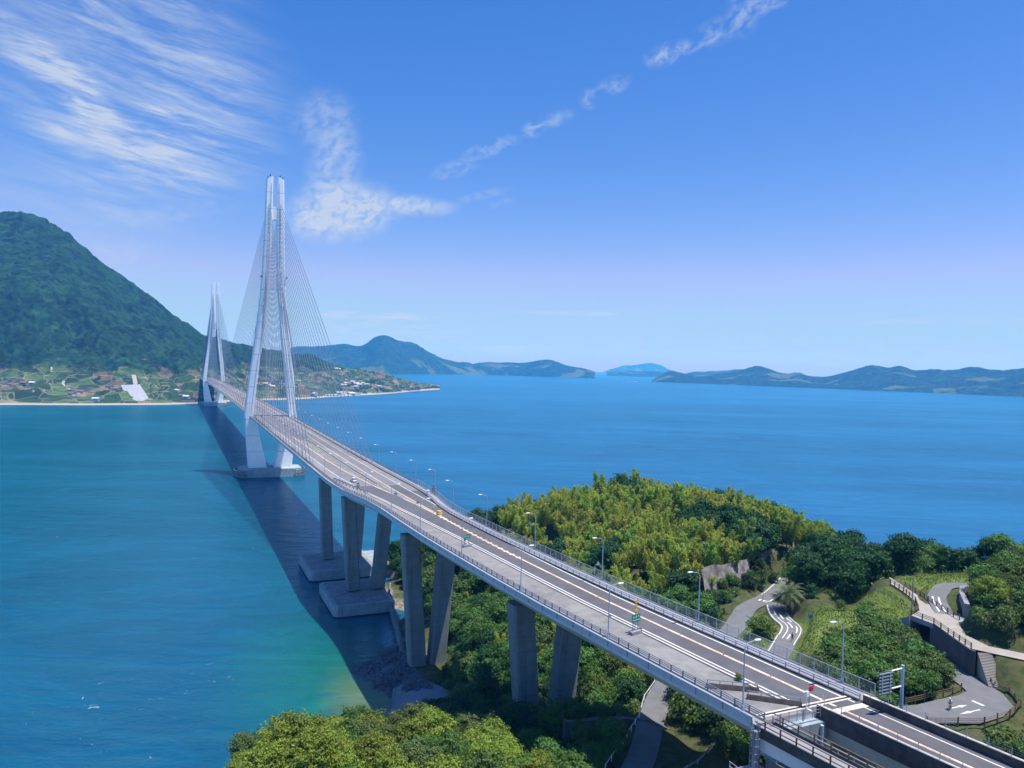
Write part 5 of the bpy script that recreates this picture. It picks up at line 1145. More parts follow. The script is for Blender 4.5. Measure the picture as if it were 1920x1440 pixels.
# single plants that can be told apart
plant('mid1', -476.8, 46.8, .82, 'round clipped tree on the green between the two park roads', z=31.4, sz=.78)
plant('dark2', -466, 71.5, 1.0, 'dark tree immediately behind the palm'); plant('mid1', -462.5, 73.5, 1.0, 'mid green tree just right of the palm, in front of darker trees')
plant('bush2', -487, 66.5, .7, 'small olive bush alone on the open grass slope')
plant('bush1', -483, 62.8, .6, 'small green bush by the blue sign on the grass slope')
plant('bushd', -470, 68, .8, 'low dark bush at the edge of the wood above the grass slope')
for u, s, lab in ((-497-.0, .2, 'weed tuft growing from the white lane kerb near the middle road sign'), (-518.5, .3, 'biggest leafy weed on the lane kerb, near the red disc post'), (-489, .12, 'tiny weed on the lane kerb beyond the middle road sign')):
    plant('bush1', u, kb(u)+.1, s, lab, z=zd(u)+.1)
def palm():
    g = np.random.default_rng(4); root = empty('palm_tree', 'big feather palm with arching fronds beside the park road', 'palm', W(-466.3, 64.2, 32.8))
    m = MB(); m.tube([(0, 0, -1), (0, 0, 1.5), (.1, 0, 3.6)], .42, 9, .36); m.build('trunk', M_['bark'], root)
    for k in range(46):
        a = k*2.39996; e0 = 1.35-1.75*(k/46); L = g.uniform(3.9, 4.8); pts = []; p = np.array([.1, 0, 3.7]); e = e0; Vs = []
        for i in range(11):
            d = np.array([cos(a)*cos(e), sin(a)*cos(e), sin(e)]); pts.append(p.copy()); p = p+d*L/10; e -= .155
        side = np.array([-sin(a), cos(a), 0.])
        for i in range(1, 11):
            for q in (0, .5):
                c = pts[i]*(1-q)+pts[min(i+1, 10)]*q; ln = .62*math.sin(min(1, (i+q)/10*1.05+.12)*pi*.86)+.1; dd = (pts[i]-pts[i-1])/np.linalg.norm(pts[i]-pts[i-1])
                for s in (-1, 1):
                    tip = c+side*s*ln+dd*ln*.55-np.array([0, 0, ln*.42]); w = dd*.07
                    Vs += [c-w, c+w, tip+w*.3, tip-w*.3]
        V = np.array(Vs); me = leaf_mesh('frond', V, np.full(len(V)//4, .3+.6*g.random()), LEAF['palm' if k < 38 else 'dry']); o = bpy.data.objects.new('frond', me); COL.objects.link(o); o.parent = root
palm()
def pine(u, v, h, label, seed, tilt=0.):
    g = np.random.default_rng(seed); root = empty('pine_tree', label, 'pine', W(u, v, gz(u, v)-.3), g.uniform(0, 6))
    m = trunk_mb(h*1.05, .16, g, 6, .95, 1.5); m.build('trunk', M_['bark'], root); cent = []; rad = []
    for k in range(16):
        a = g.uniform(0, 2*pi); t = g.uniform(.3, 1); q = (1.15-t)*h*.36; cent.append((cos(a)*q, sin(a)*q, h*t)); rad.append(.5+.35*(1.1-t)+.1)
    V, t = leaf_cloud(cent, rad, 3800, .14, g, .5); me = leaf_mesh('crown', V, t, LEAF['olive']); o = bpy.data.objects.new('crown', me); COL.objects.link(o); o.parent = root
pine(-447.5, -50.5, 8.5, 'taller wispy pine at the water edge of the corner wood', 3); pine(-441, -52.3, 6.0, 'shorter pine leaning out by the brown boulder', 8)
# grass tufts on the open green and rough verges: uncountable
def tufts():
    g = np.random.default_rng(12); Vs = []; ts = []
    def fill(poly, n, s0):
        us = [p[0] for p in poly]; vs = [p[1] for p in poly]; U = g.uniform(min(us), max(us), n); V = g.uniform(min(vs), max(vs), n); k = in_poly(U, V, poly); U, V = U[k], V[k]
        for line, hwid, bl in ROADS: k = polydist(U, V, line)[0] > hwid+.25; U, V = U[k], V[k]
        Z = ground(U, V); X = T1[0]+dF[0]*U+dR[0]*V; Y = T1[1]+dF[1]*U+dR[1]*V; n = len(U)
        p = np.stack([X, Y, Z], 1); a = g.normal(size=(n, 3))*[1, 1, .1]; a /= np.linalg.norm(a, axis=1)[:, None]; s = s0*(.5+g.random(n))[:, None]; up = np.array([0, 0, 1])+g.normal(size=(n, 3))*.5
        Vs.append(np.stack([p-a*s*.5, p+a*s*.5, p+a*s*.35+up*s, p-a*s*.35+up*s], 1).reshape(-1, 3)); ts.append(g.random(n))
    fill(TURF, 26000, .13); fill(TURF2, 9000, .13); fill(TURF3, 5000, .13)
    me = leaf_mesh('grass_tufts', np.concatenate(Vs), np.concatenate(ts), LEAF['grassy']); o = bpy.data.objects.new('grass_tufts', me); COL.objects.link(o)
    tag(o, 'short bright grass on the park slope', 'grass', kind='stuff')
    Vs.clear(); ts.clear()
    for poly, n in ((SLP, 14000), (VAL, 12000), (HED, 6000), (RB, 5000), (THK, 7000), (RGT, 12000), (LOW, 8000), (BCK, 9000)): fill(poly, n, .5)
    me = leaf_mesh('ground_cover', np.concatenate(Vs), np.concatenate(ts), LEAF['mid']); o = bpy.data.objects.new('ground_cover', me); COL.objects.link(o)
    tag(o, 'rough green undergrowth between the trees', 'undergrowth', kind='stuff')
tufts()
print('TREES', cnt)
for k in list(TREES):
    if k not in _used: print('unused proto', k)
# ================================================================ things on and around the road
def reuse(proto, first, loc, rz, label, group=None):
    o = proto if first else copy_tree(proto)
    o.location = loc; o.rotation_euler = (0, 0, rz); o['label'] = label
    if group: o['group'] = group
    elif 'group' in o: del o['group']
    return o
def lamp_proto():
    root = empty('street_lamp', 'x', 'street lamp')
    m = MB(); m.tube([(0, 0, 0), (0, 0, 4), (0, 0, 7.9)], .115, 8, .075); m.box((0, 0, .35), (.34, .34, .7)); m.build('pole', M_['lamp'], root)
    m = MB(); m.tube([(.75*(1-cos(t)) if t < pi/2 else .75, 0, 7.9+.75*sin(t)) for t in np.linspace(0, pi/2, 6)]+[(1.6, 0, 8.78)], .06, 6, .05); m.build('arm', M_['lamp'], root)
    m = MB(); rings = []
    for x, w, h in ((1.5, .10, .07), (1.65, .19, .12), (2.1, .24, .15), (2.45, .19, .12), (2.55, .08, .06)): rings.append([(x, w*cos(a), 8.80+h*sin(a)) for a in np.linspace(0, 2*pi, 9)[:-1]])
    m.loft(rings); m.build('lamp_head', M_['lamphead'], root, smooth=True)
    return root
lp = lamp_proto(); first = True; k = 0
while True:
    u = -524.6+27.9*k; k += 1
    if u > 1180: break
    part_ = 'viaduct' if u < -340 else 'near side span' if u < 0 else 'main span'
    reuse(lp, first, W(u, RIGHT(u)-.25, zd(u)+.1), TH+pi, 'grey street lamp on the outer right edge of the '+part_, 'lamps on the right edge of the '+part_); first = False
for k in range(62):
    u = -526.4+27.9*k
    if u > 1180: break
    part_ = 'viaduct' if u < -340 else 'near side span' if u < 0 else 'main span'
    reuse(lp, False, W(u, LR(u)-.35, zd(u)+.1), TH, 'grey street lamp standing behind the left guard rail of the '+part_, 'lamps along the left rail of the '+part_)
# tall plain pole, utility poles in the park
m = MB(); m.tube([(0, 0, -.5), (0, 0, 10.6)], .13, 8, .08); o = m.build('utility_pole', M_['rail']); o.location = W(-499.2, 63.6, 38.6); tag(o, 'tall slim dark pole beside the mouth of the road tunnel', 'pole')
def small_lamp(u, v, z, h, label):
    r = empty('path_lamp', label, 'lamp', W(u, v, z)); m = MB(); m.tube([(0, 0, -.3), (0, 0, h)], .07, 6, .05); m.build('pole', M_['rail'], r); m = MB(); m.tube([(0, 0, h), (.5, 0, h+.15)], .1, 6, .14); m.build('lamp_head', M_['rail'], r)
small_lamp(-463.3, 50.4, 32.6, 4.8, 'dark slim lamp post at the left verge of the lower park road')
small_lamp(-459.0, 63.5, 32.8, 3.6, 'short lamp post at the mouth of the park road near the rock face')
small_lamp(-477, 45.0, 32.0, 0.1, 'low round lamp by the clipped tree') if False else None
# direction signs on concrete blocks
def glyph(mb, x, z, w, h, g, y):
    for _ in range(3): mb.box((x+g.uniform(-.1, .1)*w, y, z+g.uniform(-.38, .38)*h), (w*g.uniform(.6, .95), .01, h*.12))
    for _ in range(2): mb.box((x+g.uniform(-.35, .35)*w, y-.004, z), (w*.13, .01, h*g.uniform(.6, .95)))
def road_sign(u, v, z, label, kind, rz):
    r = empty('direction_sign', label, 'road sign', W(u, v, z), rz); g = np.random.default_rng(3)
    m = MB(); m.loft([[(x, y, zz) for x, y in ((-1.15*k, -.45*k), (1.15*k, -.45*k), (1.15*k, .45*k), (-1.15*k, .45*k))] for zz, k in ((0, 1), (.5, 1), (.56, .96))]); m.build('concrete_block', M_['stone'], r)
    for x in (-.6, .6): m = MB(); m.box((x, 0, 1.5), (.1, .1, 2.0)); m.build('post', M_['rail'], r)
    if kind == 1:
        m = MB(); m.loft([[(x, y, zz) for x, zz in ((-.95, 1.5), (-.35, 1.5), (-.35, 2.1), (.95, 2.1), (.95, 2.95), (-.95, 2.95))] for y in (-.06, -.11)]); b_ = m.build('sign_board', M_['green'], r)
        m = MB(); m.box((-.72, -.12, 2.5), (.07, .01, .55)); m.box((-.55, -.12, 2.74), (.28, .01, .07)); m.box((-.55, -.12, 2.48), (.28, .01, .07)); m.box((-.43, -.12, 2.61), (.07, .01, .28))
        for x in (0., .45): glyph(m, x, 2.52, .33, .5, g, -.12)
        m.build('lettering', M_['white'], b_)
    else:
        m = MB(); m.loft([[(x, y, zz) for x, zz in ((-1.0, 2.0), (1.0, 2.0), (1.0, 3.25), (-1.0, 3.25))] for y in (-.06, -.11)]); b_ = m.build('sign_board', M_['green'], r)
        m = MB()
        for x in (-.55, 0, .55): glyph(m, x, 2.85, .36, .42, g, -.12)
        for x in np.arange(-.75, .8, .19): m.box((x, -.12, 2.32), (.11, .01, .15))
        m.build('lettering', M_['white'], b_)
        m = MB(); m.tube([(.15, .25, 0.5), (.15, .25, 5.6)], .06, 6); m.build('pole', M_['rail'], r)
        for zz in (3.75, 4.5, 5.25):
            m = MB(); rings = [[(.15+rr*cos(a), y, zz+rr*sin(a)) for a in np.linspace(0, 2*pi, 13)[:-1]] for y, rr in ((.20, .33), (.10, .33), (.05, .24))]; m.loft(rings); m.build('warning_disc', M_['yellow'], r)
    return r
road_sign(-432.7, kb(-432.7)-1.3, zd(-432.7)+.03, 'green road sign with a white letter P on a concrete block, farther along the deck', 1, TH+.25)
road_sign(-497.6, kb(-497.6)-1.2, zd(-497.6)+.03, 'green road sign with amber discs above it, on a concrete block nearer the camera', 2, TH+.25)
r = empty('direction_sign', 'small green sign behind the red and white barrier boards at the lane closure', 'road sign', W(-341, kb(-341)-1.0, zd(-341)), TH+.2)
m = MB(); m.box((0, 0, .9), (.1, .1, 1.8)); m.build('post', M_['rail'], r); m = MB(); m.box((0, -.07, 2.3), (1.0, .05, 1.4)); b_ = m.build('sign_board', M_['green'], r); m = MB(); m.box((0, -.105, 2.5), (.5, .01, .18)); m.box((0, -.105, 2.1), (.6, .01, .12)); m.build('lettering', M_['white'], b_)
# concrete barriers closing the unused lanes
for (p, q, lab) in (((-518.8, -1.6), (-522.6, 4.2), 'farther of the two slanting brown concrete barriers topped with a rail'), ((-523.6, 1.2), (-528.0, 6.4), 'nearer slanting brown concrete barrier topped with a rail, next to the deck end')):
    L = math.hypot(p[0]-q[0], p[1]-q[1]); r = empty('concrete_barrier', lab, 'barrier', W((p[0]+q[0])/2, (p[1]+q[1])/2, 45.36)); a, b = Vector(W(*p)), Vector(W(*q)); r.rotation_euler = (0, 0, math.atan2((b-a).y, (b-a).x))
    m = MB(); m.loft([[(x, y, z) for y, z in ((-.32, 0), (.32, 0), (.28, .18), (.13, .62), (-.13, .62), (-.28, .18))] for x in (-L/2, L/2)]); m.build('base', M_['brownconc'], r)
    m = MB(); m.tube([(-L/2+.1, 0, 1.1), (L/2-.1, 0, 1.1)], .06, 6)
    for x in np.linspace(-L/2+.2, L/2-.2, 5): m.box((x, 0, .85), (.09, .09, .5))
    m.build('rail', M_['rail'], r)
# post with a round red mirror back and white box
r = empty('mirror_post', 'post with a round red disc and white box where the closed lanes end', 'mirror', W(-528.6, 7.0, 45.4), TH)
m = MB(); m.tube([(0, 0, 0), (0, 0, 2.6)], .06, 6); m.build('post', M_['rail'], r)
m = MB(); m.loft([[(.25+rr*cos(a), y, 2.5+rr*sin(a)) for a in np.linspace(0, 2*pi, 17)[:-1]] for y, rr in ((-.02, .42), (-.12, .38), (-.2, .2))]); m.build('disc', M_['red'], r)
m = MB(); m.box((-.4, 0, 1.85), (.45, .35, .65)); m.box((-.4, 0, .8), (.1, .1, 1.6)); m.build('box', M_['white'], r)
for i, u in enumerate((-527.6, -519, -510, -500.5, -489.5, -478)):
    r = empty('lane_post', 'thin lane divider post on the orange line near the deck end', 'post', W(u, ol(u), zd(u)+.02), group='thin posts along the orange line')
    m = MB(); m.tube([(0, 0, 0), (0, 0, .7)], .05, 6, .04); m.build('post', M_['orange'], r); m = MB(); m.tube([(0, 0, 0), (0, 0, .04)], .12, 8); m.build('base', M_['dark'], r)
# gantry with the sign seen from behind
r = empty('overhead_sign', 'blue-grey cantilever sign gantry seen from behind beside the ramp', 'road sign', W(-533.0, 18.4, 43.6), TH)
m = MB(); m.tube([(0, 0, -1.5), (0, 0, 7.4)], .24, 10, .2); m.build('post', M_['lamp'], r)
m = MB()
for z in (4.7, 7.0): m.tube([(.1, 0, z), (-3.9, -.2, z)], .10, 8)
m.build('arm', M_['lamphead'], r)
m = MB(); m.box((-3.7, -.45, 5.8), (2.3, .07, 2.9)); pb = m.build('sign_panel', M_['signback'], r); m = MB()
for z in np.linspace(4.55, 7.05, 7): m.box((-3.7, -.55, z), (2.3, .12, .13))
for x in (-4.4, -3.0): m.box((x, -.64, 5.8), (.1, .06, 2.7))
m.build('rib', M_['rail_lt'], pb)
# white car
def car(u, v, label):
    r = empty('car', label, 'car', W(u, v, zd(u)+.02), TH+pi/2)
    def sec(x, w, z0, z1, k=.0): return [(x, -w, z0), (x, w, z0), (x, w+.02, (z0+z1)/2), (x, w-k, z1), (x, -w+k, z1), (x, -w-.02, (z0+z1)/2)]
    m = MB(); m.loft([sec(-2.05, .62, .35, .75), sec(-1.9, .78, .25, .95, .06), sec(-.6, .84, .22, 1.0, .06), sec(.9, .84, .22, .98, .06), sec(1.75, .78, .25, .85, .1), sec(2.08, .6, .35, .65)]); m.build('body', M_['white'], r, smooth=False)
    m = MB(); m.loft([sec(-1.85, .70, .97, 1.0), sec(-1.3, .68, .98, 1.42, .12), sec(.1, .68, .98, 1.46, .12), sec(.95, .70, .97, 1.0)]); m.build('window_band', M_['glass'], r)
    m = MB(); m.loft([[(-1.3, -.55, 1.43), (-1.3, .55, 1.43), (-1.3, .5, 1.49), (-1.3, -.5, 1.49)], [(.15, -.55, 1.47), (.15, .55, 1.47), (.15, .5, 1.53), (.15, -.5, 1.53)]]); m.build('roof', M_['white'], r)
    for x in (-1.25, 1.3):
        for y in (-.8, .8):
            m = MB(); m.loft([[(x+.32*cos(a), y+s*.1, .32+.32*sin(a)) for a in np.linspace(0, 2*pi, 15)[:-1]] for s in (-1, 1)]); w = m.build('wheel', M_['dark'], r)
            m = MB(); m.loft([[(x+.18*cos(a), y+(.11 if y > 0 else -.11)+s*.01, .32+.18*sin(a)) for a in np.linspace(0, 2*pi, 11)[:-1]] for s in (-1, 1)]); m.build('rim', M_['rail_lt'], w)
    for y in (-.55, .55): m = MB(); m.box((2.0, y, .62), (.12, .3, .14)); m.build('headlight', M_['lamphead'], r)
    for y in (-.62, .62): m = MB(); m.box((-2.0, y, .8), (.1, .16, .2)); m.build('tail_light', M_['red'], r)
car(-318.5, -5.9, 'small white car with dark windows driving in the left lane below the pylon')
# lane-closure boards, orange drum, cabinet, box
for i in range(10):
    t = i/9; u = -314-31*t; v = -12.0+4.6*t
    r = empty('barrier_board', 'red and white barrier board in the slanting row that closes the left lane', 'barrier board', W(u, v, zd(u)+.02), TH-.9, group='barrier boards at the lane closure')
    m = MB(); m.box((0, 0, .75), (1.5, .05, .55)); b_ = m.build('board', M_['white'], r); m = MB()
    for x in (-.5, 0, .5): m.add([(x-.14, -.03, .48), (x+.06, -.03, .48), (x+.2, -.03, 1.02), (x, -.03, 1.02)], [(0, 1, 2, 3)])
    m.build('stripe', M_['red'], b_); m = MB(); m.box((-.6, 0, .25), (.06, .5, .5)); m.box((.6, 0, .25), (.06, .5, .5)); m.build('leg', M_['rail'], r)
r = empty('crash_cushion', 'fat orange crash cushion drum where the centre lines meet', 'crash cushion', W(-392.5, 2.9, zd(-392.5)+.03)); m = MB(); m.tube([(0, 0, 0), (0, 0, .15), (0, 0, 1.1), (0, 0, 1.25)], .85, 14, .75); m.build('drum', M_['yellow'], r); m = MB(); m.tube([(0, 0, .5), (0, 0, .72)], .84, 14, .83); m.build('band', M_['white'], r)
r = empty('keep_left_sign', 'small orange sign post just beyond the orange drum', 'road sign', W(-387.5, 2.9, zd(-387.5)+.03), TH); m = MB(); m.tube([(0, 0, 0), (0, 0, 1.6)], .05, 6); m.build('post', M_['rail'], r); m = MB(); m.box((0, -.06, 1.9), (.6, .04, .9)); m.build('board', M_['orange'], r)
r = empty('equipment_cabinet', 'dark equipment mast standing out from the right edge before the deck narrows', 'cabinet', W(-353, RIGHT(-353)+.25, zd(-353))); m = MB(); m.box((0, 0, 1.5), (1.3, 1.3, 1.5)); m.build('cabinet', M_['rail'], r); m = MB(); m.tube([(0, 0, 2.2), (0, 0, 3.6)], .09, 6); m.box((0, 0, 3.1), (.9, .9, .25)); m.build('mast', M_['rail'], r)
r = empty('utility_box', 'tall white box at the bend of the right guard rail', 'box', W(-357, RRl(-357)+.2, zd(-357)), TH); m = MB(); m.box((0, 0, .9), (.7, 1.1, 1.8)); m.build('body', M_['white'], r); m = MB(); m.box((0, 0, 1.86), (.85, 1.25, .1)); m.build('lid', M_['lamphead'], r)
for j, (u, v) in enumerate(((-352, .2), (-371, 2.2))):
    r = empty('marker_cluster', 'small dark traffic counter on the pale closed strip, '+('farther one near the white car' if j == 0 else 'nearer one towards the orange drum'), 'traffic marker', W(u, v+.9, zd(u)), TH); m = MB(); m.box((0, 0, .45), (.9, .5, .7)); m.build('case', M_['rail'], r); m = MB(); m.tube([(0, 0, .8), (0, 0, 1.3)], .06, 6); m.build('stem', M_['dark'], r)
# warning sign seen from behind on the right walkway
r = empty('warning_sign', 'grey triangular sign back on a bent pole above the right walkway', 'road sign', W(-467.5, RIGHT(-467.5)-1.2, zd(-467.5)), TH); m = MB(); m.tube([(0, 0, 0), (0, 0, 2.6), (.3, 0, 3.1)], .06, 6); m.build('pole', M_['lamp'], r); m = MB(); m.loft([[(.3, y, 2.9), (1.35, y, 2.9), (.82, y, 3.8)] for y in (0, .05)]); m.build('plate', M_['rail_lt'], r)
# park signs
r = empty('information_sign', 'small blue square sign on a post at the top of the cycle crossing', 'sign', W(-478.9, 58.4, gz(-478.9, 58.4)), TH); m = MB(); m.tube([(0, 0, -.2), (0, 0, 2.)], .05, 6); m.build('post', M_['rail'], r); m = MB(); m.box((0, -.05, 2.1), (1.0, .05, .7)); m.build('board', M_['signblue'], r)
r = empty('warning_sign', 'small yellow diamond sign beside the white-striped park road', 'road sign', W(-478.2, 50.2, gz(-478.2, 50.2)), TH); m = MB(); m.tube([(0, 0, -.2), (0, 0, 1.8)], .05, 6); m.build('post', M_['rail'], r); m = MB(); m.loft([[(0, y, 1.4), (.45, y, 1.9), (0, y, 2.4), (-.45, y, 1.9)] for y in (-.06, -.1)]); m.build('board', M_['yellow'], r)

# ---------------------------------------------------------------- cyclist on the loop
def skin(name, verts, edges, radii, mtl, parent, sub=1):
    me = bpy.data.meshes.new(name); me.from_pydata(verts, edges, []); me.materials.append(mtl); o = bpy.data.objects.new(name, me); COL.objects.link(o); o.parent = parent
    sk_ = o.modifiers.new('skin', 'SKIN'); ss = o.modifiers.new('sub', 'SUBSURF'); ss.levels = ss.render_levels = sub; sk_.use_smooth_shade = True
    for d, r_ in zip(me.skin_vertices[0].data, radii): d.radius = (r_, r_)
    me.skin_vertices[0].data[0].use_root = True
    return o
bp = W(-525.2, 38.9, LOZ+.03); ah = math.atan2(-dR[1], -dR[0])+.35
bike = empty('bicycle', 'dark road bicycle ridden across the arrows on the turning loop', 'bicycle', bp, ah)
for x in (-.5, .5):
    m = MB(); n = 18
    for i in range(n):
        a0, a1 = 2*pi*i/n, 2*pi*(i+1)/n; m.tube([(x+.34*cos(a0), 0, .35+.34*sin(a0)), (x+.34*cos(a1), 0, .35+.34*sin(a1))], .022, 5)
    w = m.build('wheel', M_['dark'], bike); m = MB()
    for i in range(8): a = i*pi/4; m.tube([(x, 0, .35), (x+.33*cos(a), 0, .35+.33*sin(a))], .005, 3)
    m.build('spokes', M_['rail_lt'], w)
m = MB(); bb = (-.06, 0, .29); seat_ = (-.2, 0, .82); head_ = (.36, 0, .84)
for a, b in ((bb, seat_), (bb, head_), (seat_, head_), (bb, (-.5, 0, .35)), (seat_, (-.5, 0, .35)), (head_, (.5, 0, .35))): m.tube([a, b], .022, 6)
m.build('frame', M_['red'], bike); m = MB(); m.tube([(.37, 0, .84), (.38, 0, .98)], .02, 6); m.tube([(.5, -.22, .92), (.4, -.22, .98), (.4, .22, .98), (.5, .22, .92)], .016, 6); m.build('handlebar', M_['dark'], bike)
m = MB(); m.loft([[(-.36, -.07, .9), (-.36, .07, .9), (-.36, .05, .95), (-.36, -.05, .95)], [(-.1, -.03, .9), (-.1, .03, .9), (-.1, .02, .95), (-.1, -.02, .95)]]); m.tube([(-.2, 0, .8), (-.22, 0, .9)], .02, 6); m.build('saddle', M_['dark'], bike)
m = MB(); m.tube([(-.06, .09, .29), (.06, .09, .17)], .015, 5); m.tube([(-.06, -.09, .29), (-.18, -.09, .41)], .015, 5); m.box((.08, .14, .16), (.09, .08, .02)); m.box((-.2, -.14, .42), (.09, .08, .02)); m.build('pedal', M_['dark'], bike)
rider = empty('person', 'cyclist in a white shirt and helmet riding across the turning loop', 'person', bp, ah)
V = [(-.22,0,.98),(-.1,0,1.2),(.05,0,1.4),(.12,0,1.5),(.19,0,1.62),(.20,0,1.72), (-.2,.1,.96),(.16,.13,.72),(.06,.13,.26),(.15,.13,.2), (-.2,-.1,.96),(.1,-.13,.9),(-.2,-.13,.52),(-.1,-.13,.46),
     (.08,.19,1.42),(.22,.24,1.18),(.42,.21,1.02), (.08,-.19,1.42),(.22,-.24,1.18),(.42,-.21,1.02)]
Ed = [(0,1),(1,2),(2,3),(3,4),(4,5),(0,6),(6,7),(7,8),(8,9),(0,10),(10,11),(11,12),(12,13),(2,14),(14,15),(15,16),(2,17),(17,18),(18,19)]
Rd = [.15,.145,.15,.06,.085,.08,.1,.065,.045,.04,.1,.065,.045,.04,.06,.045,.03,.06,.045,.03]
skin('body', V, Ed, Rd, M_['skin'], rider)
skin('shirt', [(-.22,0,1.0),(-.1,0,1.2),(.05,0,1.4),(.08,.2,1.42),(.17,.235,1.26),(.08,-.2,1.42),(.17,-.235,1.26)], [(0,1),(1,2),(2,3),(3,4),(2,5),(5,6)], [.17,.165,.17,.078,.062,.078,.062], M_['shirt'], rider)
skin('shorts', [(-.22,0,.97),(-.2,.1,.95),(.04,.125,.8),(-.2,-.1,.95),(.0,-.125,.93)], [(0,1),(1,2),(0,3),(3,4)], [.165,.118,.09,.118,.09], M_['darkcloth'], rider)
m = MB(); m.loft([[(.2+r_*1.25*cos(a), r_*cos(0)*sin(a), z) for a in np.linspace(0, 2*pi, 13)[:-1]] for z, r_ in ((1.70, .105), (1.75, .112), (1.80, .09), (1.835, .04))]); m.build('helmet', M_['white'], rider, smooth=True)
for s in (-1, 1):
    m = MB()
    for j in range(4): m.tube([(.44, s*(.19+.018*j), 1.0), (.47, s*(.19+.018*j), .985), (.455, s*(.19+.018*j), .96)], .009, 4)
    m.tube([(.43, s*.185, 1.0), (.42, s*.17, .975)], .01, 4); m.build('hand', M_['skin'], rider)
# walkers, tiny in the photograph
def walker(u, v, z, rz, label, top):
    r = empty('person', label, 'person', W(u, v, z), rz)
    skin('body', [(0,0,.93),(0,0,1.2),(0,0,1.42),(0,0,1.54),(0,.01,1.66),(.08,0,.9),(.1,.12,.5),(.1,.02,.06),(.1,.16,.04),(-.08,0,.9),(-.1,-.1,.5),(-.1,-.25,.08),(-.1,-.12,.05),(.19,0,1.4),(.23,-.06,1.12),(.22,.08,.88),(-.19,0,1.4),(-.23,.08,1.12),(-.22,.18,.9)],
         [(0,1),(1,2),(2,3),(3,4),(0,5),(5,6),(6,7),(7,8),(0,9),(9,10),(10,11),(11,12),(2,13),(13,14),(14,15),(2,16),(16,17),(17,18)], [.14,.13,.14,.055,.095,.09,.065,.045,.04,.09,.065,.045,.04,.055,.042,.032,.055,.042,.032], M_['skin'], r)
    skin('shirt', [(0,0,.98),(0,0,1.2),(0,0,1.4),(.2,0,1.38),(.225,-.04,1.2),(-.2,0,1.38),(-.225,.05,1.2)], [(0,1),(1,2),(2,3),(3,4),(2,5),(5,6)], [.155,.15,.155,.07,.055,.07,.055], top, r)
    skin('trousers', [(0,0,.93),(.09,0,.88),(.1,.12,.5),(.1,.03,.14),(-.09,0,.88),(-.1,-.1,.5),(-.1,-.23,.16)], [(0,1),(1,2),(2,3),(0,4),(4,5),(5,6)], [.15,.105,.08,.06,.105,.08,.06], M_['darkcloth'], r)
    m = MB(); m.loft([[(.1*cos(a)*k, .01+.115*sin(a)*k, z_) for a in np.linspace(0, 2*pi, 11)[:-1]] for z_, k in ((1.66, 1.0), (1.73, .95), (1.775, .5))]); m.build('hair', M_['darkcloth'], r, smooth=True)
walker(-481.2, 51.2, 32.15, TH+2.2, 'tiny person in dark clothes walking on the white-striped park road', M_['darkcloth'])

# ---------------------------------------------------------------- far shore: houses, greenhouse, solar sheet, islanders' piers
def surf(px, py):
    """where the sight line of a surveyed point meets the far hillside"""
    P_ = ISL; q = P_-np.array([0, 0, CAMH]); w = q@np.array(Fv); X_ = 960+1421*(q@np.array(RX))/w; Y_ = 720-1421*(q@np.array(UY))/w
    k = np.argmin((X_-px)**2*2+(Y_-py)**2); return P_[k]
_o = [o for o in COL.objects if o.name.startswith('island_hills')][0]; ISL = np.empty(len(_o.data.vertices)*3, np.float32); _o.data.vertices.foreach_get('co', ISL); ISL = ISL.reshape(-1, 3)
ISL = ISL[ISL[:, 2] > 1.]
def house(p, w, d, h, rz, roof, label, group, first=[True]):
    r = empty('house', label, 'house', (p[0], p[1], p[2]-.6), rz, group=group)
    m = MB(); m.box((0, 0, h/2), (w, d, h)); m.build('wall', M_['plaster'], r)
    m = MB(); e = .6; m.loft([[(x, -d/2-e, h), (x, d/2+e, h), (x, d/2+e, h+.25), (x, 0, h+d*.3), (x, -d/2-e, h+.25)] for x in (-w/2-e, w/2+e)]); m.build('roof', M_[roof], r)
    m = MB(); m.box((0, -d/2-.02, h*.55), (w*.6, .06, h*.3)); m.build('window', M_['glass'], r)
g = random.Random(44)
HS = [(142,739),(135,741),(150,737),(205,727),(216,731),(12,718),(28,719),(45,722),(60,721),(5,722),(180,752),(25,741),(340,745),(350,747),(332,735)]
HS2 = [(628,719),(634,722),(641,717),(648,720),(655,722),(662,718),(668,721),(674,724),(681,720),(688,723),(652,715),(661,713),(640,726),(676,729),(700,726),(712,727),(705,730),(690,730),(645,724),(669,727),(560,716),(567,719),(555,722),(540,706),(548,708),(630,693),(634,694),(498,722),(505,724),(512,727),(590,742),(660,738)]
for i, (x, y) in enumerate(HS): p = surf(x, y); house(p, g.uniform(9, 15), g.uniform(7, 9), g.uniform(3, 5), g.uniform(-.5, .5), g.choice(['tile', 'roofw', 'brown_roof']), 'small pale farmhouse among the terraces under the big mountain', 'farmhouses under the mountain')
for i, (x, y) in enumerate(HS2): p = surf(x, y); house(p, g.uniform(10, 16), g.uniform(7, 10), g.uniform(3.5, 6), g.uniform(-.6, .6), g.choice(['tile', 'roofw', 'plaster', 'brown_roof']), 'small house of the village on the low headland behind the stay cables', 'houses of the headland village')
q = [Vector(surf(*p)) for p in ((226, 729), (262, 728), (281, 750), (240, 752))]
m = MB(); zt = [q[0].z+7, q[1].z+7, 6.5, 6.5]
m.loft([[(p.x, p.y, p.z-1) for p in q], [(p.x, p.y, z) for p, z in zip(q, zt)]]); o = m.build('greenhouse', M_['sheet']); tag(o, 'big sloping white greenhouse sheet near the shore below the mountain', 'greenhouse')
q = [Vector(surf(*p)) for p in ((484, 705), (500, 704), (546, 722), (532, 727))]
m = MB(); m.loft([[(p.x, p.y, p.z-1) for p in q], [(p.x, p.y, p.z+4) for p in q]]); o = m.build('greenhouse', M_['solar']); tag(o, 'long pale blue sheeted roof on the slope seen between the pylon legs', 'greenhouse')
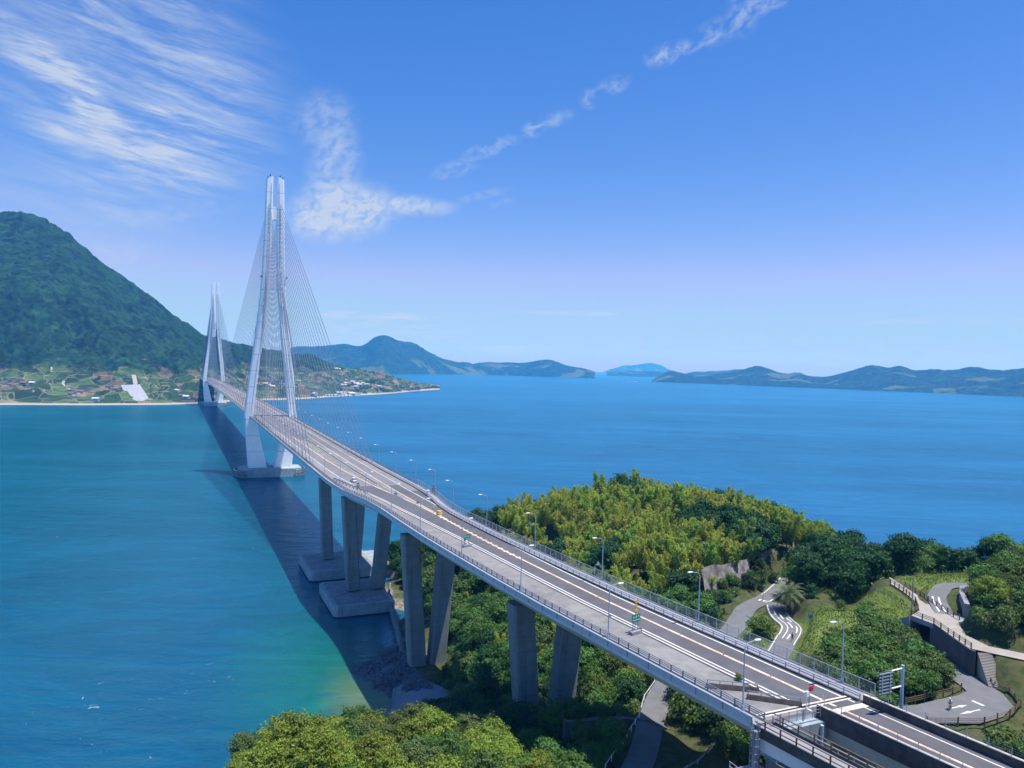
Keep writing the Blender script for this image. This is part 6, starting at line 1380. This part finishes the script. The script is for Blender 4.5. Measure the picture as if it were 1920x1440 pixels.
def farroad(pts, w, label):
    m = MB(); vs = []; Q = [Vector(surf(*p)) for p in pts]; R_ = []
    for a, b in zip(Q[:-1], Q[1:]):
        for k in range(6): R_.append(a.lerp(b, k/6))
    R_.append(Q[-1])
    for i, p in enumerate(R_):
        d = (R_[min(i+1, len(R_)-1)]-R_[max(i-1, 0)]); d.z = 0; d.normalize(); s = Vector((-d.y, d.x, 0))*w
        vs += [tuple(p+s+Vector((0, 0, 2.2))), tuple(p-s+Vector((0, 0, 2.2)))]
    m.add(vs, [(2*k, 2*k+1, 2*k+3, 2*k+2) for k in range(len(R_)-1)]); m.add([(x, y, z-7) for x, y, z in vs], []); tag(m.build('hill_road', M_['pathpark']), kind='structure')
farroad([(84, 682), (96, 690), (97, 700)], 1.6, ''); farroad([(30, 688), (34, 698), (60, 696), (92, 690)], 2, ''); farroad([(250, 705), (253, 716), (256, 727)], 4, '')
farroad([(120, 716), (118, 722), (130, 733), (170, 733), (225, 728)], 2.2, ''); farroad([(560, 695), (600, 693), (640, 692), (690, 692)], 3.5, ''); farroad([(430, 700), (470, 696), (500, 696)], 3.0, '')
# white motorboat and its wake far out
r = empty('motor_boat', 'tiny white boat drawing a wake off the point of the right-hand island', 'boat', (3150*brg(1206), 3150, drop(3150*brg(1206), 3150)+.1)) if False else None
D_ = 5200; bx = D_*brg(1192, 715); r = empty('motor_boat', 'tiny white boat drawing a pale wake off the point of the right-hand island', 'boat', (bx, D_, drop(bx, D_)), .1)
m = MB(); m.loft([[(-9, -2.6, .2), (-9, 2.6, .2), (-9, 3, 2.4), (-9, -3, 2.4)], [(3, -2.8, .2), (3, 2.8, .2), (3, 3.2, 2.6), (3, -3.2, 2.6)], [(11, -.2, .6), (11, .2, .6), (11, .3, 3), (11, -.3, 3)]]); m.build('hull', M_['white'], r); m = MB(); m.box((-2, 0, 4), (8, 4, 3)); m.build('cabin', M_['white'], r)
m = MB(); m.add([(-9, -2, .25), (-9, 2, .25), (-75, 9, .25), (-75, -9, .25)], [(0, 1, 2, 3)]); o = m.build('boat_wake', M_['line']); o.location = (bx, D_, drop(bx, D_)+.2); o.rotation_euler = (0, 0, .1); tag(o, kind='structure')
# keep the woods to trees the view can show; the farthest ones become one wood
def thin_out():
    by = {}
    for o in [q for q in COL.objects if q.parent is None and q.name.split('.')[0] == 'broadleaf_tree']:
        if True:
            p = Vector(o.location)-Vector((0, 0, CAMH)); w = p.dot(Fv); x = 960+1421*p.dot(RX)/w; y = 720-1421*(p.dot(UY)+8*o.scale[0])/w
            if w < 20 or y > 1560 or x < -200 or x > 2080:
                if len(o.children) and not any(o is t for t in TREES.values()):
                    for c in list(o.children): bpy.data.objects.remove(c)
                    bpy.data.objects.remove(o); continue
                w = 9999
            by.setdefault('b', []).append((w, o))
    l = sorted(by['b'], key=lambda t: t[0]); rest = [o for w, o in l[290:] if not any(o is t for t in TREES.values())]
    print('kept', len(l)-len(rest), 'massed', len(rest))
    crowns = {}; 
    for o in rest:
        c = [q for q in o.children if q.name.startswith('crown')][0]; crowns.setdefault(c.data.name, []).append((c.data, o.location.copy(), o.rotation_euler.z, o.scale.copy()))
    Vs = []; ts = []; mi = []; mats = []
    for nme, lst in crowns.items():
        me = lst[0][0]; n = len(me.vertices); co_ = np.empty(n*3, np.float32); me.vertices.foreach_get('co', co_); co_ = co_.reshape(-1, 4, 3)
        t = np.empty(n//4, np.float32); me.attributes['tint'].data.foreach_get('value', t)
        keep = np.arange(0, len(co_), 1 if len(co_) < 5000 else 3); co_, t = co_[keep], t[keep]; mt = me.materials[0]
        if mt not in mats: mats.append(mt)
        for _, loc, rz, sc in lst:
            c, s = cos(rz), sin(rz); q = co_*np.array([sc.x, sc.y, sc.z]); P2 = np.stack([q[..., 0]*c-q[..., 1]*s+loc.x, q[..., 0]*s+q[..., 1]*c+loc.y, q[..., 2]+loc.z], -1)
            Vs.append(P2.reshape(-1, 3)); ts.append(np.clip(t+random.uniform(-.15, .15), 0, 1)); mi.append(np.full(len(t), mats.index(mt)))
    V = np.concatenate(Vs); me = bpy.data.meshes.new('woodland'); n = len(V)//4; quads(me, V, np.arange(4*n).reshape(n, 4)); a = me.attributes.new('tint', 'FLOAT', 'FACE'); a.data.foreach_set('value', np.concatenate(ts).astype(np.float32))
    for mt in mats: me.materials.append(mt)
    me.polygons.foreach_set('material_index', np.concatenate(mi).astype(np.int32))
    o = bpy.data.objects.new('woodland', me); COL.objects.link(o); tag(o, 'closed canopy of the farther trees around the cape and park', 'wood', kind='stuff')
    for o in rest:
        for c in list(o.children): bpy.data.objects.remove(c)
        bpy.data.objects.remove(o)
thin_out()



#@@MORE@@
# ---------------------------------------------------------------- haze
def haze():
    m_ = bpy.data.materials.new('haze_air'); m_.use_nodes = True; t = m_.node_tree; t.nodes.clear()
    v = t.nodes.new('ShaderNodeVolumePrincipled'); o = t.nodes.new('ShaderNodeOutputMaterial'); t.links.new(v.outputs[0], o.inputs['Volume'])
    v.inputs['Color'].default_value = (.045, .39, 1., 1); v.inputs['Absorption Color'].default_value = (1, 1, 1, 1); v.inputs['Density'].default_value = HAZE; v.inputs['Anisotropy'].default_value = 0.
    b = MB(); b.box((0, 0, 260), (45000, 45000, 600)); h = b.build('haze', m_); tag(h, 'thin blue sea haze', 'haze', kind='stuff')
HAZE = 1.02e-4
haze()
